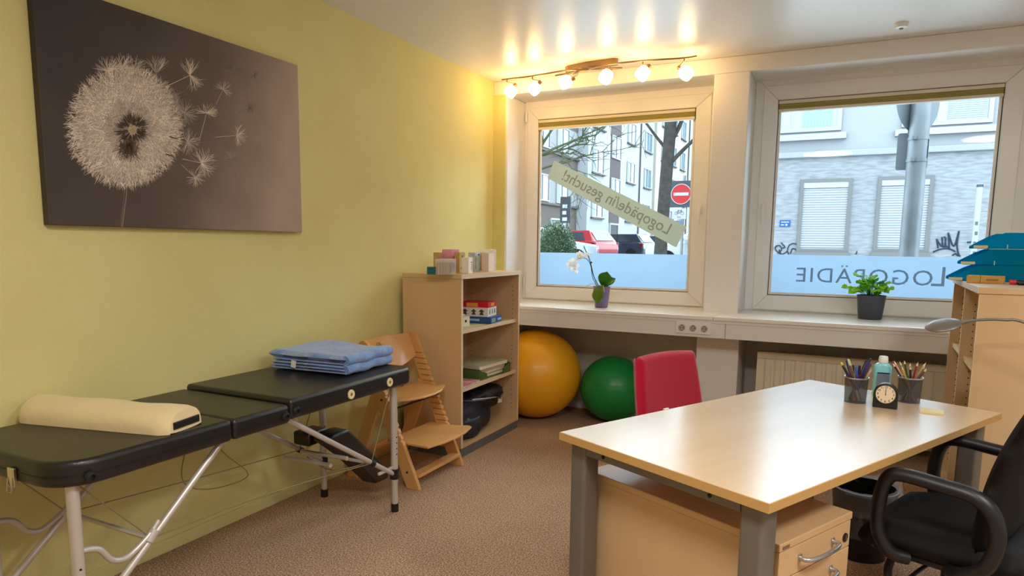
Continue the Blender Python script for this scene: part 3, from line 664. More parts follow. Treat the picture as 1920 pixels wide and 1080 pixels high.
rp = N.new('ShaderNodeValToRGB'); e = rp.color_ramp.elements
e[0].position = 0.12; e[0].color = (*lin((48, 43, 40)), 1); e[1].position = 1.15 if False else 1.0; e[1].color = (*lin((178, 156, 140)), 1)
x = e.new(0.5); x.color = (*lin((98, 84, 76)), 1)
L.new(ad.outputs[0], rp.inputs['Fac']); L.new(rp.outputs['Color'], b.inputs['Base Color'])
W_(MB().box(XL+0.001, CX, cy0, cy1, cz0, cz1).build('stretched_canvas', m_canvas, t, bevel=0.003))
cv, cf, cc = [], [], []
def pq(px, py): p = on(px, py, 'x', CX); return np.array((p.y, p.z))
LAY = [0.0004]
def quad(a, b_, wa, wb, col):
    d = b_-a; n = np.array((-d[1], d[0])); n = n/(np.linalg.norm(n)+1e-9); i = len(cv); LAY[0] += 2e-8; x = CX+LAY[0]
    for p, w in ((a-n*wa, 0), (a+n*wa, 0), (b_+n*wb, 0), (b_-n*wb, 0)): cv.append((x, p[0], p[1])); cc.append(col)
    cf.append((i, i+1, i+2, i+3))
def shade(c, s): return tuple(min(255, max(0, v*s)) for v in c)
FL = (238, 222, 202)
hc = pq(243, 238); ex = (pq(348, 238)-pq(138, 238))/2; ez = (pq(243, 128)-pq(243, 350))/2
ell = lambda rad, th: hc + ex*rad*math.cos(th) + ez*rad*math.sin(th)
# stem
s0, s1, s2 = pq(238, 320), pq(233, 375), pq(227, 427); s2 = np.array((s2[0], cz0+0.001))
for k in range(5):
    o_ = np.array((0.0022*(k-2), 0)); col = shade((150, 132, 118), 0.75+0.12*k)
    quad(s0+o_, s1+o_, 0.0022, 0.002, col); quad(s1+o_, s2+o_, 0.002, 0.0018, col)
# soft ball under the strands
K = 64
for rad, s in ((0.93, 0.58), (0.86, 0.68), (0.76, 0.76), (0.62, 0.80), (0.45, 0.72)):
    LAY[0] += 1e-5; i0 = len(cv); col = shade(FL, s)
    for j in range(K):
        p = ell(rad*(1+0.02*math.sin(j*7.3)), 2*math.pi*j/K); cv.append((CX+LAY[0], p[0], p[1])); cc.append(col)
    cf.append(tuple(range(i0, i0+K)))
R = random.Random(2)
for i in range(5200):
    th = R.uniform(0, 2*math.pi); r0 = math.sqrt(R.uniform(0.03, 0.96)); ln = R.uniform(0.06, 0.20)
    a_ = ell(r0, th); fan = th+R.gauss(0, 0.8 if r0 < 0.8 else 0.5); r1 = min(r0+ln, 1.06+R.uniform(-0.05, 0.05))
    b_ = a_ + (ex*math.cos(fan)+ez*math.sin(fan))*(r1-r0)
    s = R.uniform(0.62, 1.1)*(1.0 if r0 > 0.4 else 0.85)
    quad(a_, b_, R.uniform(0.0006, 0.0011), 0.0003, shade(FL, s))
# dark seeds at the heart
ct = pq(248, 243)
for i in range(420):
    th = R.uniform(0, 2*math.pi); r0 = R.uniform(0.07, 0.20); r1 = r0+R.uniform(0.05, 0.15)
    a_ = ct+ex*r0*math.cos(th)+ez*r0*math.sin(th); b_ = ct+ex*r1*math.cos(th)+ez*r1*math.sin(th)
    quad(a_, b_, 0.0012, 0.0006, shade((70, 54, 40), R.uniform(0.5, 1.3)))
for i in range(160):
    a_ = pq(R.gauss(241, 9), R.uniform(262, 278)); b_ = pq(241+R.gauss(0, 14), R.uniform(280, 305)); quad(a_, b_, 0.0011, 0.0005, shade((74, 58, 44), R.uniform(0.5, 1.5)))
for i in range(260):
    th = R.uniform(0, 2*math.pi); r0 = R.uniform(0.0, 0.075); p = ct+ex*r0*math.cos(th)+ez*r0*math.sin(th); quad(p, p+np.array((R.uniform(-.004, .004), R.uniform(-.004, .004))), 0.0018, 0.0006, shade((196, 176, 132), R.uniform(0.7, 1.1)))
# loose seeds: stalk and parachute
def seed(base, tip, rad, spread, dirs, n, bright, head=True):
    A_, T_ = pq(*base), pq(*tip); quad(A_, (A_+T_)/2, 0.0008, 0.0007, shade(FL, bright)); quad((A_+T_)/2, T_, 0.0007, 0.0007, shade(FL, bright))
    if head: quad(A_, A_+(A_-T_)*0.16, 0.0024, 0.0012, shade((150, 120, 96), bright))
    for k in range(n):
        dc = dirs[k % len(dirs)]; a = math.radians(dc+R.gauss(0, spread)); l = R.uniform(0.75, 1.05)*rad
        p1 = pq(tip[0]+l*0.55*math.cos(a), tip[1]+l*0.55*math.sin(a)); a2 = a+R.gauss(0, 0.18); p2 = pq(tip[0]+l*math.cos(a2), tip[1]+l*math.sin(a2))
        c = shade(FL, bright*R.uniform(0.75, 1.1)); quad(T_, p1, 0.0006, 0.0006, c); quad(p1, p2, 0.0006, 0.0003, c)
seed((310, 163), (356, 141), 32, 16, (-95, -70, 70, 40), 56, 1.0)
seed((405, 195), (418, 168), 19, 26, (-140, -60, 0, 40), 34, 0.85)
seed((448, 178), (433, 134), 17, 40, (-120, -60), 34, 0.55, False)
seed((374, 262), (387, 212), 22, 26, (-150, -60, -10, 20), 46, 0.95)
seed((405, 257), (444, 254), 21, 30, (-75, 75, 0), 46, 0.95)
seed((448, 333), (434, 296), 17, 40, (-140, -60, 180, 0), 40, 0.65, False)
seed((342, 298), (378, 306), 30, 30, (-85, 70, 0), 60, 1.0, False)
seed((340, 309), (366, 333), 20, 30, (120, 40, -60), 44, 0.9, False)
seed((322, 268), (352, 266), 26, 40, (-80, 20, 80), 60, 0.85, False)
seed((318, 210), (345, 212), 28, 36, (-110, 30, 60, -30), 60, 0.75, False)
seed((320, 190), (328, 190), 28, 26, (-85, 60), 40, 0.65, False)
seed((445, 212), (468, 202), 13, 40, (-80, 60, 0), 24, 0.42, False)
seed((478, 150), (477, 141), 9, 60, (-90, 90), 16, 0.35, False)
seed((290, 165), (292, 138), 34, 18, (-100, -75, -60), 44, 0.85, False)
for tp in ((203, 134), (250, 132), (228, 128)): seed((tp[0], tp[1]+10), tp, 30, 22, (-160, -20, -110, -60), 40, 0.9, False)
for q in ((318, 291), (325, 258)): quad(pq(q[0]-7, q[1]-2), pq(q[0]+8, q[1]+3), 0.0032, 0.0014, (84, 58, 44))
me = bpy.data.meshes.new('printed_dandelion'); me.from_pydata(cv, [], cf)
at_ = me.color_attributes.new('ink', 'FLOAT_COLOR', 'POINT'); at_.data.foreach_set('color', [v for c in cc for v in (*lin(c), 1.0)])
me.materials.append(mat_attr('printed_ink', 0.62)); o = bpy.data.objects.new('printed_dandelion', me); COL.objects.link(o); o.parent = t; W_(o)
o['label'] = 'cream dandelion head with drifting seeds printed on the canvas'

# ---- massage table
t = thing('massage_table', 'black folding massage table on aluminium legs along the yellow wall', 'table', (-2.13, 1.85, 0))
tx0, tx1 = -2.42, -1.84
def pad(y0, y1, z0, z1, r):
    p_ = MB().prism(rounded(tx0, tx1, y0, y1, r), z0, z1, XY).build('padded_section', m_vinyl, t, bevel=0.027, seg=4, smooth=50); W_(p_)
    s_ = MB().prism(rounded(tx0+0.001, tx1-0.001, y0+0.001, y1-0.001, r), z0+0.026, z0+0.0305, XY)
    rr = r if isinstance(r, tuple) else (r,)*4
    s_ = MB().prism(rounded(tx0-0.0015, tx1+0.0015, y0-0.0015, y1+0.0015, rr), z0+0.030, z0+0.034, XY).build('seam', m_black, p_)
    return p_
pad(1.018, 1.590, 0.622, 0.697, (0.11, 0.12, 0.015, 0.015))
pad(1.594, 1.855, 0.622, 0.695, 0.015)
pad(1.859, 2.665, 0.632, 0.712, (0.015, 0.015, 0.05, 0.05))
def knob(y, z, x=tx1):
    W_(MB().lathe([(0.016, 0), (0.018, 0.004), (0.015, 0.010), (0.008, 0.012), (0.008, 0.006), (0, 0.006)], 20, M=Matrix.Translation((x, y, z)) @ Matrix.Rotation(math.pi/2, 4, 'Y')).build('corner_bumper', m_black, t, smooth=40))
knob(1.83, 0.654); knob(1.885, 0.664); knob(1.10, 0.648)
m_ivory = mat('ivory_plastic', (236, 226, 176), 0.4)
for y, z in ((2.205, 0.664), (2.475, 0.668)):
    W_(MB().lathe([(0.008, 0.001), (0.008, 0.004), (0.019, 0.005), (0.021, 0.001), (0.021, 0)], 24, M=Matrix.Translation((tx1, y, z)) @ Matrix.Rotation(math.pi/2, 4, 'Y'), close=True).build('grommet', m_ivory, t, smooth=40))
    W_(MB().cyl((tx1, y, z), (tx1+0.002, y, z), 0.0085, n=14).build('grommet_bore', mat('brass_bore', (150, 110, 50), 0.5), t))
W_(MB().box(-1.90, -1.872, 2.660, 2.676, 0.650, 0.690).box(-1.888, -1.882, 2.672, 2.682, 0.656, 0.684).build('latch', m_black, t, bevel=0.003))
lt_ = W_(MB().box(-2.062, -2.032, 1.006, 1.0175, 0.612, 0.668).build('buckle', m_chrome, t, bevel=0.003))
W_(MB().tube([(-2.058, 1.006, 0.640), (-2.058, 1.001, 0.600), (-2.036, 1.001, 0.600), (-2.036, 1.006, 0.640)], 0.0022, 6).build('buckle_loop', m_chrome, t))
m_leg = mat('light_aluminium_tube', (206, 200, 192), 0.38, metal=0.35)
LX, LF = -1.90, -2.335
for x, y, feet in ((LX, 1.085, 0), (LF, 1.085, 0), (LX, 2.586, 1), (LF, 2.575, 1)):
    lg = W_(MB().cyl((x, y, 0.15), (x, y, 0.63), 0.0175, n=16).cyl((x, y, 0.03), (x, y, 0.16), 0.0150, n=16).build('leg', m_leg, t, smooth=40))
    MB().cyl((x, y, 0.165), (x, y, 0.215), 0.0215, n=16).build('leg_clamp', m_black, lg, smooth=40)
    MB().cyl((x, y, 0.0), (x, y, 0.04), 0.0185, n=16).build('foot_cap', m_black, lg, smooth=40)
    h_ = MB()
    for k in range(4): h_.cyl((x+0.0168, y-0.003, 0.29+k*0.028), (x+0.0182, y-0.0035, 0.29+k*0.028), 0.0035, n=8)
    h_.build('adjusting_hole', m_hole, lg)
for x in (LX, LF):
    W_(MB().cyl((x, 1.60, 0.617), (x, 1.10, 0.19), 0.0115, n=12).build('brace', m_leg, t, smooth=40))
    W_(MB().cyl((x, 1.90, 0.617), (x, 2.57, 0.195), 0.0115, n=12).build('brace', m_leg, t, smooth=40))
    W_(MB().tube(smooth_path([(x, 1.095, 0.42), (x-0.0, 1.145, 0.405), (x, 1.184, 0.355), (x, 1.232, 0.345), (x, 1.301, 0.382), (x, 1.34, 0.42)], 5), 0.0095, 10).build('curved_brace', m_leg, t, smooth=60))
    W_(MB().cyl((x, 1.30, 0.365), (x, 1.325, 0.395), 0.016, n=10).build('pivot_joint', m_leg, t, smooth=40))
    W_(MB().cyl((x, 2.40, 0.30), (x, 2.425, 0.285), 0.016, n=10).build('pivot_joint', m_black, t, smooth=40))
    W_(MB().box(x-0.006, x+0.006, 2.46, 2.60, 0.218, 0.232).build('link_bar', m_leg, t, bevel=0.002))
W_(MB().cyl((LX, 1.31, 0.372), (LF, 1.31, 0.372), 0.008, n=8).build('crossbar', m_leg, t, smooth=40))
W_(MB().cyl((LX, 2.41, 0.292), (LF, 2.41, 0.292), 0.008, n=8).build('crossbar', m_leg, t, smooth=40))
m_wire = mat('steel_cable', (150, 138, 104), 0.5, metal=0.3)
def wire(*p): W_(MB().tube(smooth_path(p, 5), 0.0022, 6).build('cable', m_wire, t, smooth=60))
wire((LX, 1.10, 0.615), (LX, 1.31, 0.375)); wire((LF, 1.10, 0.615), (LF, 1.31, 0.375))
wire((LX, 1.31, 0.372), (LX-0.01, 1.86, 0.345), (LX, 2.41, 0.292)); wire((LF, 1.31, 0.372), (LF, 1.86, 0.330), (LF, 2.41, 0.292))
wire((LX, 2.56, 0.615), (LX, 2.41, 0.295)); wire((LF, 2.56, 0.615), (LF, 2.41, 0.295))
wire((-2.1, 1.70, 0.62), (-2.1, 1.76, 0.50), (-2.1, 1.88, 0.37), (-2.1, 1.74, 0.362), (-2.1, 1.62, 0.40), (-2.1, 1.58, 0.47), (-2.1, 1.63, 0.62))
wire((LX, 2.41, 0.30), (LX-0.12, 2.28, 0.28), (-2.30, 2.42, 0.26))
# black sling pad stowed on the braces
sl = MB().prism([(2.30, 0.40), (2.345, 0.425), (2.45, 0.425), (2.775, 0.125), (2.745, 0.082), (2.655, 0.088), (2.46, 0.275)], -2.16, -2.06, YZ).build('armrest_pad', m_vinyl, t, bevel=0.015, seg=3, smooth=45); W_(sl); sl['label'] = 'black padded board stowed slantwise on the braces'
W_(MB().prism([(2.33, 0.345), (2.33, 0.412), (2.46, 0.412), (2.50, 0.35)], -2.30, -2.20, YZ).build('armrest_pad', m_vinyl, t, bevel=0.012, seg=3, smooth=45))
for y in (2.25, 2.36): W_(MB().cyl((LX-0.10, y, 0.315), (LF+0.04, y+0.02, 0.300), 0.010, n=10).build('support_rod', m_leg, t, smooth=40))

# ---- bolster
t = thing('bolster', 'cream half-round bolster with black end patch lying across the massage table', 'cushion', (-2.16, 1.37, 0.6975), math.atan2(0.13, 0.58))
bl = MB(); Lh, wd, hh = 0.295, 0.090, 0.074; nst = 22
def bol(i, j):
    x = -Lh+2*Lh*j; e_ = min(1, (1-abs(2*j-1))*9); s = 0.80+0.20*math.sin(math.pi/2*e_)
    a = i*2*math.pi
    if a <= math.pi: y, z = math.cos(a)*wd, (math.sin(a)**0.75)*hh
    else: y, z = math.cos(a)*wd, math.sin(a)*0.006+0.006
    wob = 0.0025*math.sin(x*23+a*2)
    return Vector((x, y*s, max(z*(0.9+0.1*s), 0.0)+ (wob if z > 0.02 else 0)))
bl.grid(bol, 36, nst, wrap_u=True); n_ = 36
bl.f += [tuple(range(n_-1, -1, -1)), tuple(range((nst-1)*n_, nst*n_))]
m_cream = mat('cream_cover', (236, 214, 164), 0.7, bump=(30, 0.25), sheen=0.2)
bl.build('cover', m_cream, t, smooth=60, bevel=0.008, seg=3)
MB().prism([(-0.058, 0.012), (0.060, 0.012), (0.060, 0.036), (-0.058, 0.036)], Lh-0.001, Lh+0.004, lambda u, v, a: Vector((a, u, v))).build('end_patch', m_black, t, bevel=0.003)
MB().tube(smooth_path([(Lh-0.01, -0.06, 0.012), (Lh-0.004, -0.03, 0.053), (Lh-0.003, 0.0, 0.060), (Lh-0.01, 0.06, 0.02)], 4), 0.0022, 6).build('piping', m_cream, t, smooth=60)

# ---- folded blanket
t = thing('folded_blanket', 'light blue fleece blanket folded into layers on the massage table', 'blanket', (-2.175, 2.475, 0.7135), math.radians(4))
m_bl = mat('blue_fleece', (112, 152, 214), 0.95, spec=0.1, bump=(170, 0.7), sheen=0.6, vary=(40, (134, 172, 226)))
hx, hy = 0.205, 0.185; R = random.Random(5)
def layer(z0, th, dx, dy, seed_, amp, m_=m_bl, name='blanket_layer'):
    mb = MB(); nu, nv = 26, 22
    def top(i, j, s):
        u, v = i*2-1, j*2-1; x = u*(hx+dx); y = v*(hy+dy)
        ed = max(abs(u), abs(v)); dr = max(0, ed-0.86)/0.14
        z = z0+th/2 + s*th/2*math.sqrt(max(0, 1-dr**2)) + amp*noise.noise(Vector((x*5+seed_, y*5, seed_)))*(1 if s > 0 else 0.8)
        return Vector((x, y, max(z, 0.001)))
    a = len(mb.v); mb.grid(lambda i, j: top(i, j, 1), nu, nv); mb.grid(lambda i, j: top(i, j, -1), nu, nv); o2 = nu*nv
    rim = [i for i in range(nu)]+[j*nu+nu-1 for j in range(1, nv)]+[(nv-1)*nu+i for i in range(nu-2, -1, -1)]+[j*nu for j in range(nv-2, 0, -1)]
    mb.f += [(rim[k], rim[(k+1) % len(rim)], rim[(k+1) % len(rim)]+o2, rim[k]+o2) for k in range(len(rim))]
    return mb.build(name, m_, t, smooth=180)
for k in range(4): layer(0.0015+k*0.0135, 0.0155, R.uniform(-0.006, 0.004), R.uniform(-0.006, 0.003), k*3.1, 0.003)
layer(0.055, 0.036, 0.008, 0.006, 20.0, 0.018)
# rounded fold on the near long end: two rolls joined along one crease
for z, r_, dx in ((0.0255, 0.0245, 0.004), (0.068, 0.024, 0.008)):
    mb = MB(); pts = [(x/20*(hx)*2-hx, 0, 0) for x in range(21)]
    mb.tube([(hx-0.006+dx+0.003*math.sin(k*1.1), -hy+0.008+(2*hy-0.016)*k/18, z+0.003*math.sin(k*0.7)) for k in range(19)], [r_*(0.9 if k in (0, 18) else 1) for k in range(19)], 14)
    mb.build('fold', m_bl, t, smooth=60)
MB().box(-0.085, -0.060, -hy-0.010, -hy-0.006, 0.008, 0.040, Matrix.Rotation(0.15, 4, 'Y')).build('care_tag', m_paper, t)

# ---- gymnastic balls
def ball(label, c, r, m_, seamz):
    t = thing('gym_ball', label, 'ball', (c[0], c[1], 0))
    mb = MB(); n = 64
    mb.grid(lambda i, j: Vector((0, 0, r)) + (r+0.0003*math.sin(j*math.pi*34))*Vector((math.sin(j*math.pi)*math.cos(i*2*math.pi), math.sin(j*math.pi)*math.sin(i*2*math.pi), -math.cos(j*math.pi)*0.985)), 48, 97, wrap_u=True)
    o = mb.build('shell', m_, t, smooth=180); return t
m_yb = mat('yellow_vinyl', (250, 182, 36), 0.34, spec=0.5, vary=(3, (244, 168, 26)))
m_gb = mat('green_vinyl', (22, 150, 74), 0.34, spec=0.5, vary=(3, (18, 126, 56)))
t = ball('large yellow gym ball between the bookcase and the green ball', (-2.045, 4.585), 0.336, m_yb, 0)
vd = Vector((0, 0, EYE))-Vector((-2.045, 4.585, 0.336)); 
m_ink = mat('black_ink', (30, 22, 16), 0.6)
p0 = on(973, 716, 'y', 4.30)-Vector((-2.045, 4.585, 0.336)); p0.normalize(); pz = MB(); R = random.Random(4)
uu = p0.cross(Vector((0, 0, 1))).normalized(); vv = uu.cross(p0)
for k in range(7):
    q = p0*0.336+uu*R.uniform(-0.012, 0.02)+vv*R.uniform(-0.016, 0.016); q.normalize(); q0 = q*0.3365; e_ = (uu*R.uniform(-1, 1)+vv*R.uniform(-1, 1)).normalized()*0.012
    pz.tube([Vector((0, 0, 0.336))+q0-e_, Vector((0, 0, 0.336))+q0*1.004, Vector((0, 0, 0.336))+q0+e_], 0.0022, 5)
pz.build('printed_mark', m_ink, t)
ball('smaller green gym ball in front of the niche wall, beside the red chair', (-1.492, 4.755), 0.246, m_gb, 0)
# ---- high chair (faces +x, back to the yellow wall)
t = thing('high_chair', 'wooden step-up high chair with adjustable seat beside the bookcase', 'high chair', (-2.13, 3.10, 0))
m_beech_d = m_beech
hA, hB = 2.866, 3.318
def plank(y, s):
    b0, b1 = Vector((-1.985, 0)), Vector((-2.318, 0.775)); d = (b1-b0).normalized(); n = Vector((d.y, -d.x))   # n points to the front
    w = 0.037; L_ = (b1-b0).length; front = []
    k = 13; 
    for i in range(k+1):                                      # notched front edge above the footplate
        q = 0.30+0.55*i/k
        front += [(q*L_, w), (q*L_+0.012, w-0.010), (q*L_+0.018, w)] if i < k else [(q*L_, w)]
    prof = [(0.0, -w), (0.018, w)] if False else [(-0.012*0, w)]
    pts = [(0.02, w)]+front+[(L_-0.03, w*0.96), (L_-0.004, w*0.5), (L_, 0), (L_-0.006, -w*0.6), (L_-0.04, -w)]
    xz = [(b0+d*p+n*q) for p, q in pts]
    xz = [Vector((b0.x+w*1.02, 0))]+xz+[Vector((b0.x-w*1.15, 0))]
    o = W_(MB().prism([(v.x, v.y) for v in xz], y, y+0.024, XZ).build('side_rail', m_beech, t, bevel=0.003))
    g = MB(); yi = y+0.024 if s < 0 else y-0.001
    for i in range(k):
        q = (0.30+0.55*(i+0.5)/k)*L_; c = b0+d*q
        a_, c_ = c+n*(w-0.002), c-n*w*0.95
        g.tube([(a_.x, yi, a_.y), (c_.x, yi, a_.y+0.0)], 0.0022, 5)
    g.build('groove', mat('groove_shadow_wood', (150, 96, 48), 0.6), o)
    for q in (0.115, 0.60):
        c = b0+d*q*L_; MB().cyl((c.x, y-0.003 if s < 0 else y+0.024, c.y), (c.x, y if s < 0 else y+0.027, c.y), 0.006, n=12).build('bolt_head', m_black, o)
    rl = [(-2.365, 0), (-2.438, 0), (-2.255, 0.50), (-2.19, 0.47)]
    W_(MB().prism(rl, y+0.001, y+0.023, XZ).build('rear_leg', m_beech, t, bevel=0.003))
plank(hA, -1); plank(hB, 1)
# seat and footplate
seat = [(-2.27, hA+0.025), (-2.27, hB-0.001), (-2.105, hB+0.022), (-2.045, hB-0.06), (-2.005, (hA+hB)/2+0.09), (-2.005, (hA+hB)/2-0.08), (-2.045, hA+0.07), (-2.105, hA+0.001)]
seat = [(-2.27, hA+0.026), (-2.115, hA+0.026), (-2.115, hA-0.012), (-2.098, hA-0.015), (-2.05, hA+0.05), (-2.012, hA+0.15), (-2.005, hA+0.24), (-2.018, hA+0.34), (-2.06, hB-0.02), (-2.085, hB+0.035), (-2.115, hB+0.03), (-2.115, hB-0.002), (-2.27, hB-0.002)]
W_(MB().prism(seat, 0.462, 0.474, XY).build('seat', m_beech, t, bevel=0.004, seg=3))
fp = [(-2.16, hA+0.026), (-2.02, hA+0.026), (-1.905, hA+0.055), (-1.865, hA+0.16), (-1.852, hA+0.27), (-1.862, hA+0.38), (-1.890, hB+0.005), (-1.925, hB+0.030), (-1.995, hB+0.010), (-2.02, hB-0.002), (-2.16, hB-0.002)]
fp = [(-2.17, hA+0.026), (-2.03, hA+0.026), (-2.03, hA+0.02), (-1.90, hA+0.012), (-1.872, hA+0.14), (-1.862, hA+0.26), (-1.872, hA+0.36), (-1.898, hB+0.020), (-1.925, hB+0.034), (-1.99, hB+0.005), (-2.03, hB-0.002), (-2.17, hB-0.002)]
W_(MB().prism(fp, 0.232, 0.244, XY).build('footplate', m_beech, t, bevel=0.004, seg=3))
# curved backrest with a round hand hole
bk = MB(); yc = (hA+hB+0.024)/2; hw = (hB-hA-0.024)/2; nU, nV = 40, 14
def bkp(u, v, off):
    y = yc+(u*2-1)*hw; z = 0.615+0.035*abs(u*2-1)**1.3*0 + v*(0.150-0.03*(1-abs(u*2-1))*0) - 0.02*(1-(u*2-1)**2)*(1-v)
    z = 0.640-0.055*(1-(u*2-1)**2)*(1-v) + v*(0.128)
    return Vector((-2.262-(z-0.62)*0.42 - 0.035*(1-(u*2-1)**2) - off, y, z))
hole = lambda u, v: ((u-0.37)/0.085)**2+((v-0.60)/0.27)**2 < 1
for off in (0, 0.012): bk.v += [tuple(bkp(i/nU, j/nV, off)) for j in range(nV+1) for i in range(nU+1)]
o2 = (nU+1)*(nV+1); keep = {(i, j) for i in range(nU) for j in range(nV) if not hole((i+.5)/nU, (j+.5)/nV)}
for (i, j) in keep:
    q = [j*(nU+1)+i, j*(nU+1)+i+1, (j+1)*(nU+1)+i+1, (j+1)*(nU+1)+i]; bk.f += [tuple(q), tuple(x+o2 for x in reversed(q))]
    for (di, dj, e_) in ((0, -1, (0, 1)), (1, 0, (1, 2)), (0, 1, (2, 3)), (-1, 0, (3, 0))):
        if (i+di, j+dj) not in keep: a_, c_ = q[e_[0]], q[e_[1]]; bk.f.append((c_, a_, a_+o2, c_+o2))
W_(bk.build('backrest', m_beech, t, smooth=50))
W_(MB().box(-2.022, -1.962, hA+0.024, hB, 0.058, 0.076, ).build('front_stretcher', m_beech, t, bevel=0.003))
W_(MB().box(-2.375, -2.352, hA+0.023, hB+0.001, 0.085, 0.155).build('rear_stretcher', m_beech, t, bevel=0.003))
W_(MB().cyl((-2.118, hA+0.020, 0.418), (-2.118, hB+0.004, 0.418), 0.006, n=10).build('tie_rod', m_black, t, smooth=40))

# ---- bookcases
def bookcase(t, w, d, h, bays, shelves, holes=True, plinth=0.058, mtop=None):
    """local frame: front faces +x, width along +y, back at x = 0"""
    th = 0.020; zt = h-0.026
    MB().box(-0.002, d+0.006, -0.006, w+0.006, zt, h).build('top_board', m_maple, t, bevel=0.002)
    MB().box(d+0.006, d+0.0075, -0.006, w+0.006, zt, h).build('top_edge', m_edge, t)
    MB().box(0.01, d-0.004, 0.0, w, 0, plinth).build('plinth', m_plinth, t)
    MB().box(0.0, 0.008, 0.004, w-0.004, plinth, zt).build('back_panel', m_maple, t)
    bw = (w-th*(bays+1))/bays; ys = [k*(bw+th) for k in range(bays+1)]
    for y in ys:
        p_ = MB().box(0.0, d, y, y+th, plinth, zt-0.0005).build('upright', m_maple, t)
        MB().box(d, d+0.0012, y, y+th, plinth, zt-0.0005).build('edge_band', m_edge, p_)
        if holes:
            hb = MB(); side = []
            if y > 0.01: side.append((y-0.0006, -1))
            if y < w-th-0.01: side.append((y+th+0.0006, 1))
            for yy, s in side:
                for xx in (0.045, d-0.045):
                    z = plinth+0.09
                    while z < zt-0.06:
                        hb.cyl((xx, yy-s*0.0004, z), (xx, yy+s*0.0002, z), 0.0030, n=8); z += 0.032
            o_ = hb.build('peg_hole', m_hole, p_); o_['kind'] = 'stuff'
    MB().box(0.0, d-0.001, th, w-th, plinth-0.001, plinth+0.019).build('bottom_board', m_maple, t)
    for bay, z in shelves:
        y0 = ys[bay]+th+0.001; o_ = MB().box(0.009, d-0.018, y0, y0+bw-0.002, z-0.024, z).build('shelf', m_maple, t)
        MB().box(d-0.018, d-0.0168, y0, y0+bw-0.002, z-0.024, z).build('edge_band', m_edge, o_)
bkL = thing('bookcase', 'light maple open bookcase with three compartments against the yellow wall', 'bookcase', (-2.45, 3.44, 0))
bookcase(bkL, 0.800, 0.420, 1.120, 1, ((0, 0.785), (0, 0.425)))
# right-hand bookcase, open towards the desk
ex0 = Vector((0.4955, 3.276)); ey0 = Vector((0.535, 4.36)); ra = math.atan2(ey0.y-ex0.y, ey0.x-ex0.x)
W2b = 1.05; dirb = (ey0-ex0).normalized(); DEP = 0.42
# local +x must point to room -x: turn by 180 degrees, width then runs towards the camera
bkR = thing('bookcase', 'light maple open bookcase with two bays holding turquoise trays', 'bookcase', (0, 0, 0), math.pi+ra-math.pi/2)
nrm = Vector((-dirb.y, dirb.x)); org = ex0+dirb*(W2b+0.02) - nrm*(DEP)
bkR.location = (org.x, org.y, 0)
bookcase(bkR, W2b, DEP, 1.150, 2, ((0, 0.80), (1, 0.80), (0, 0.44), (1, 0.44)))

# ---- things on the left bookcase
BX, BY = -2.45, 3.44
def crate(name, label, cat, cx, cy, z, sx, sy, sz, rz, m_, group=None):
    t = thing(name, label, cat, (cx, cy, z), math.radians(rz), group)
    return t, MB().box(-sx/2, sx/2, -sy/2, sy/2, 0, sz).build('body', m_, t, bevel=0.0015)
ZT = 1.1205
m_teal = mat('teal_card', (34, 112, 112), 0.5); m_kraft = mat('kraft_card', (196, 164, 108), 0.7); m_cardw = mat('pale_card', (228, 220, 204), 0.6); m_print = mat('printed_grey', (150, 140, 132), 0.6)
m_pinkp = mat_film('pink_plastic', (238, 170, 200), 0.35, 0.25); m_clear = mat_film('clear_plastic', (236, 232, 228), 0.4, 0.55); m_orange = mat('orange_brown_card', (206, 132, 84), 0.6)
def ytop(px, x=-2.2): return on(px, 500, 'x', x).y
t, o = crate('dice_cube', 'small dark teal cube at the left end on top of the bookcase', 'cube', -2.18, ytop(811, -2.18), ZT, 0.05, 0.05, 0.045, 8, m_teal)
for k in (-1, 1):
    for j in (-1, 1): MB().cyl((k*0.010, -0.025, 0.0225+j*0.010), (k*0.010, -0.0258, 0.0225+j*0.010), 0.003, n=8).build('dot', m_hole, t)
# card decks in a clear box
t, o = crate('card_box', 'clear box packed with printed picture cards on top of the bookcase', 'card box', -2.11, ytop(836, -2.11), ZT, 0.09, 0.115, 0.092, 14, m_clear)
for k in range(9): MB().box(-0.040+k*0.009, -0.034+k*0.009, -0.050, 0.050, 0.002, 0.078-0.003*(k % 3)).build('card', m_cardw if k % 2 else m_kraft, t)
MB().box(0.0455, 0.0462, -0.045, -0.005, 0.012, 0.075).box(0.0455, 0.0462, 0.01, 0.045, 0.03, 0.07).build('print', m_print, t)
t, o = crate('card_pack', 'tall brown kraft pack standing behind the pink packet', 'card pack', -2.31, ytop(825, -2.31), ZT, 0.04, 0.10, 0.125, 4, m_kraft)
t, o = crate('plastic_packet', 'pink translucent packet lying on the card boxes', 'packet', -2.26, ytop(845, -2.26), ZT+0.0, 0.07, 0.10, 0.145, 4, m_pinkp)
MB().box(-0.030, 0.030, -0.045, 0.045, 0.004, 0.100).build('card_filling', m_orange, t)
t, o = crate('card_pack', 'brown kraft pack with a small black emblem beside the clear card box', 'card pack', -2.20, ytop(862, -2.20), ZT, 0.035, 0.085, 0.128, 6, m_kraft)
MB().tube([(0.0182, -0.008, 0.098), (0.0182, 0.0, 0.108), (0.0182, 0.008, 0.098), (0.0182, 0, 0.088), (0.0182, -0.008, 0.098)], 0.0012, 5).box(0.0176, 0.0184, -0.022, 0.022, 0.024, 0.030).build('emblem', m_ink, t)
t, o = crate('card_box', 'small white box in front of the kraft pack on top of the bookcase', 'card box', -2.10, ytop(876, -2.10), ZT, 0.045, 0.075, 0.098, 10, m_paper)
MB().tube([(0.0232, 0.01, 0.02), (0.0232, 0.022, 0.06)], 0.0015, 5).box(0.0226, 0.0234, 0.0, 0.026, 0.066, 0.072).build('print', m_print, t)
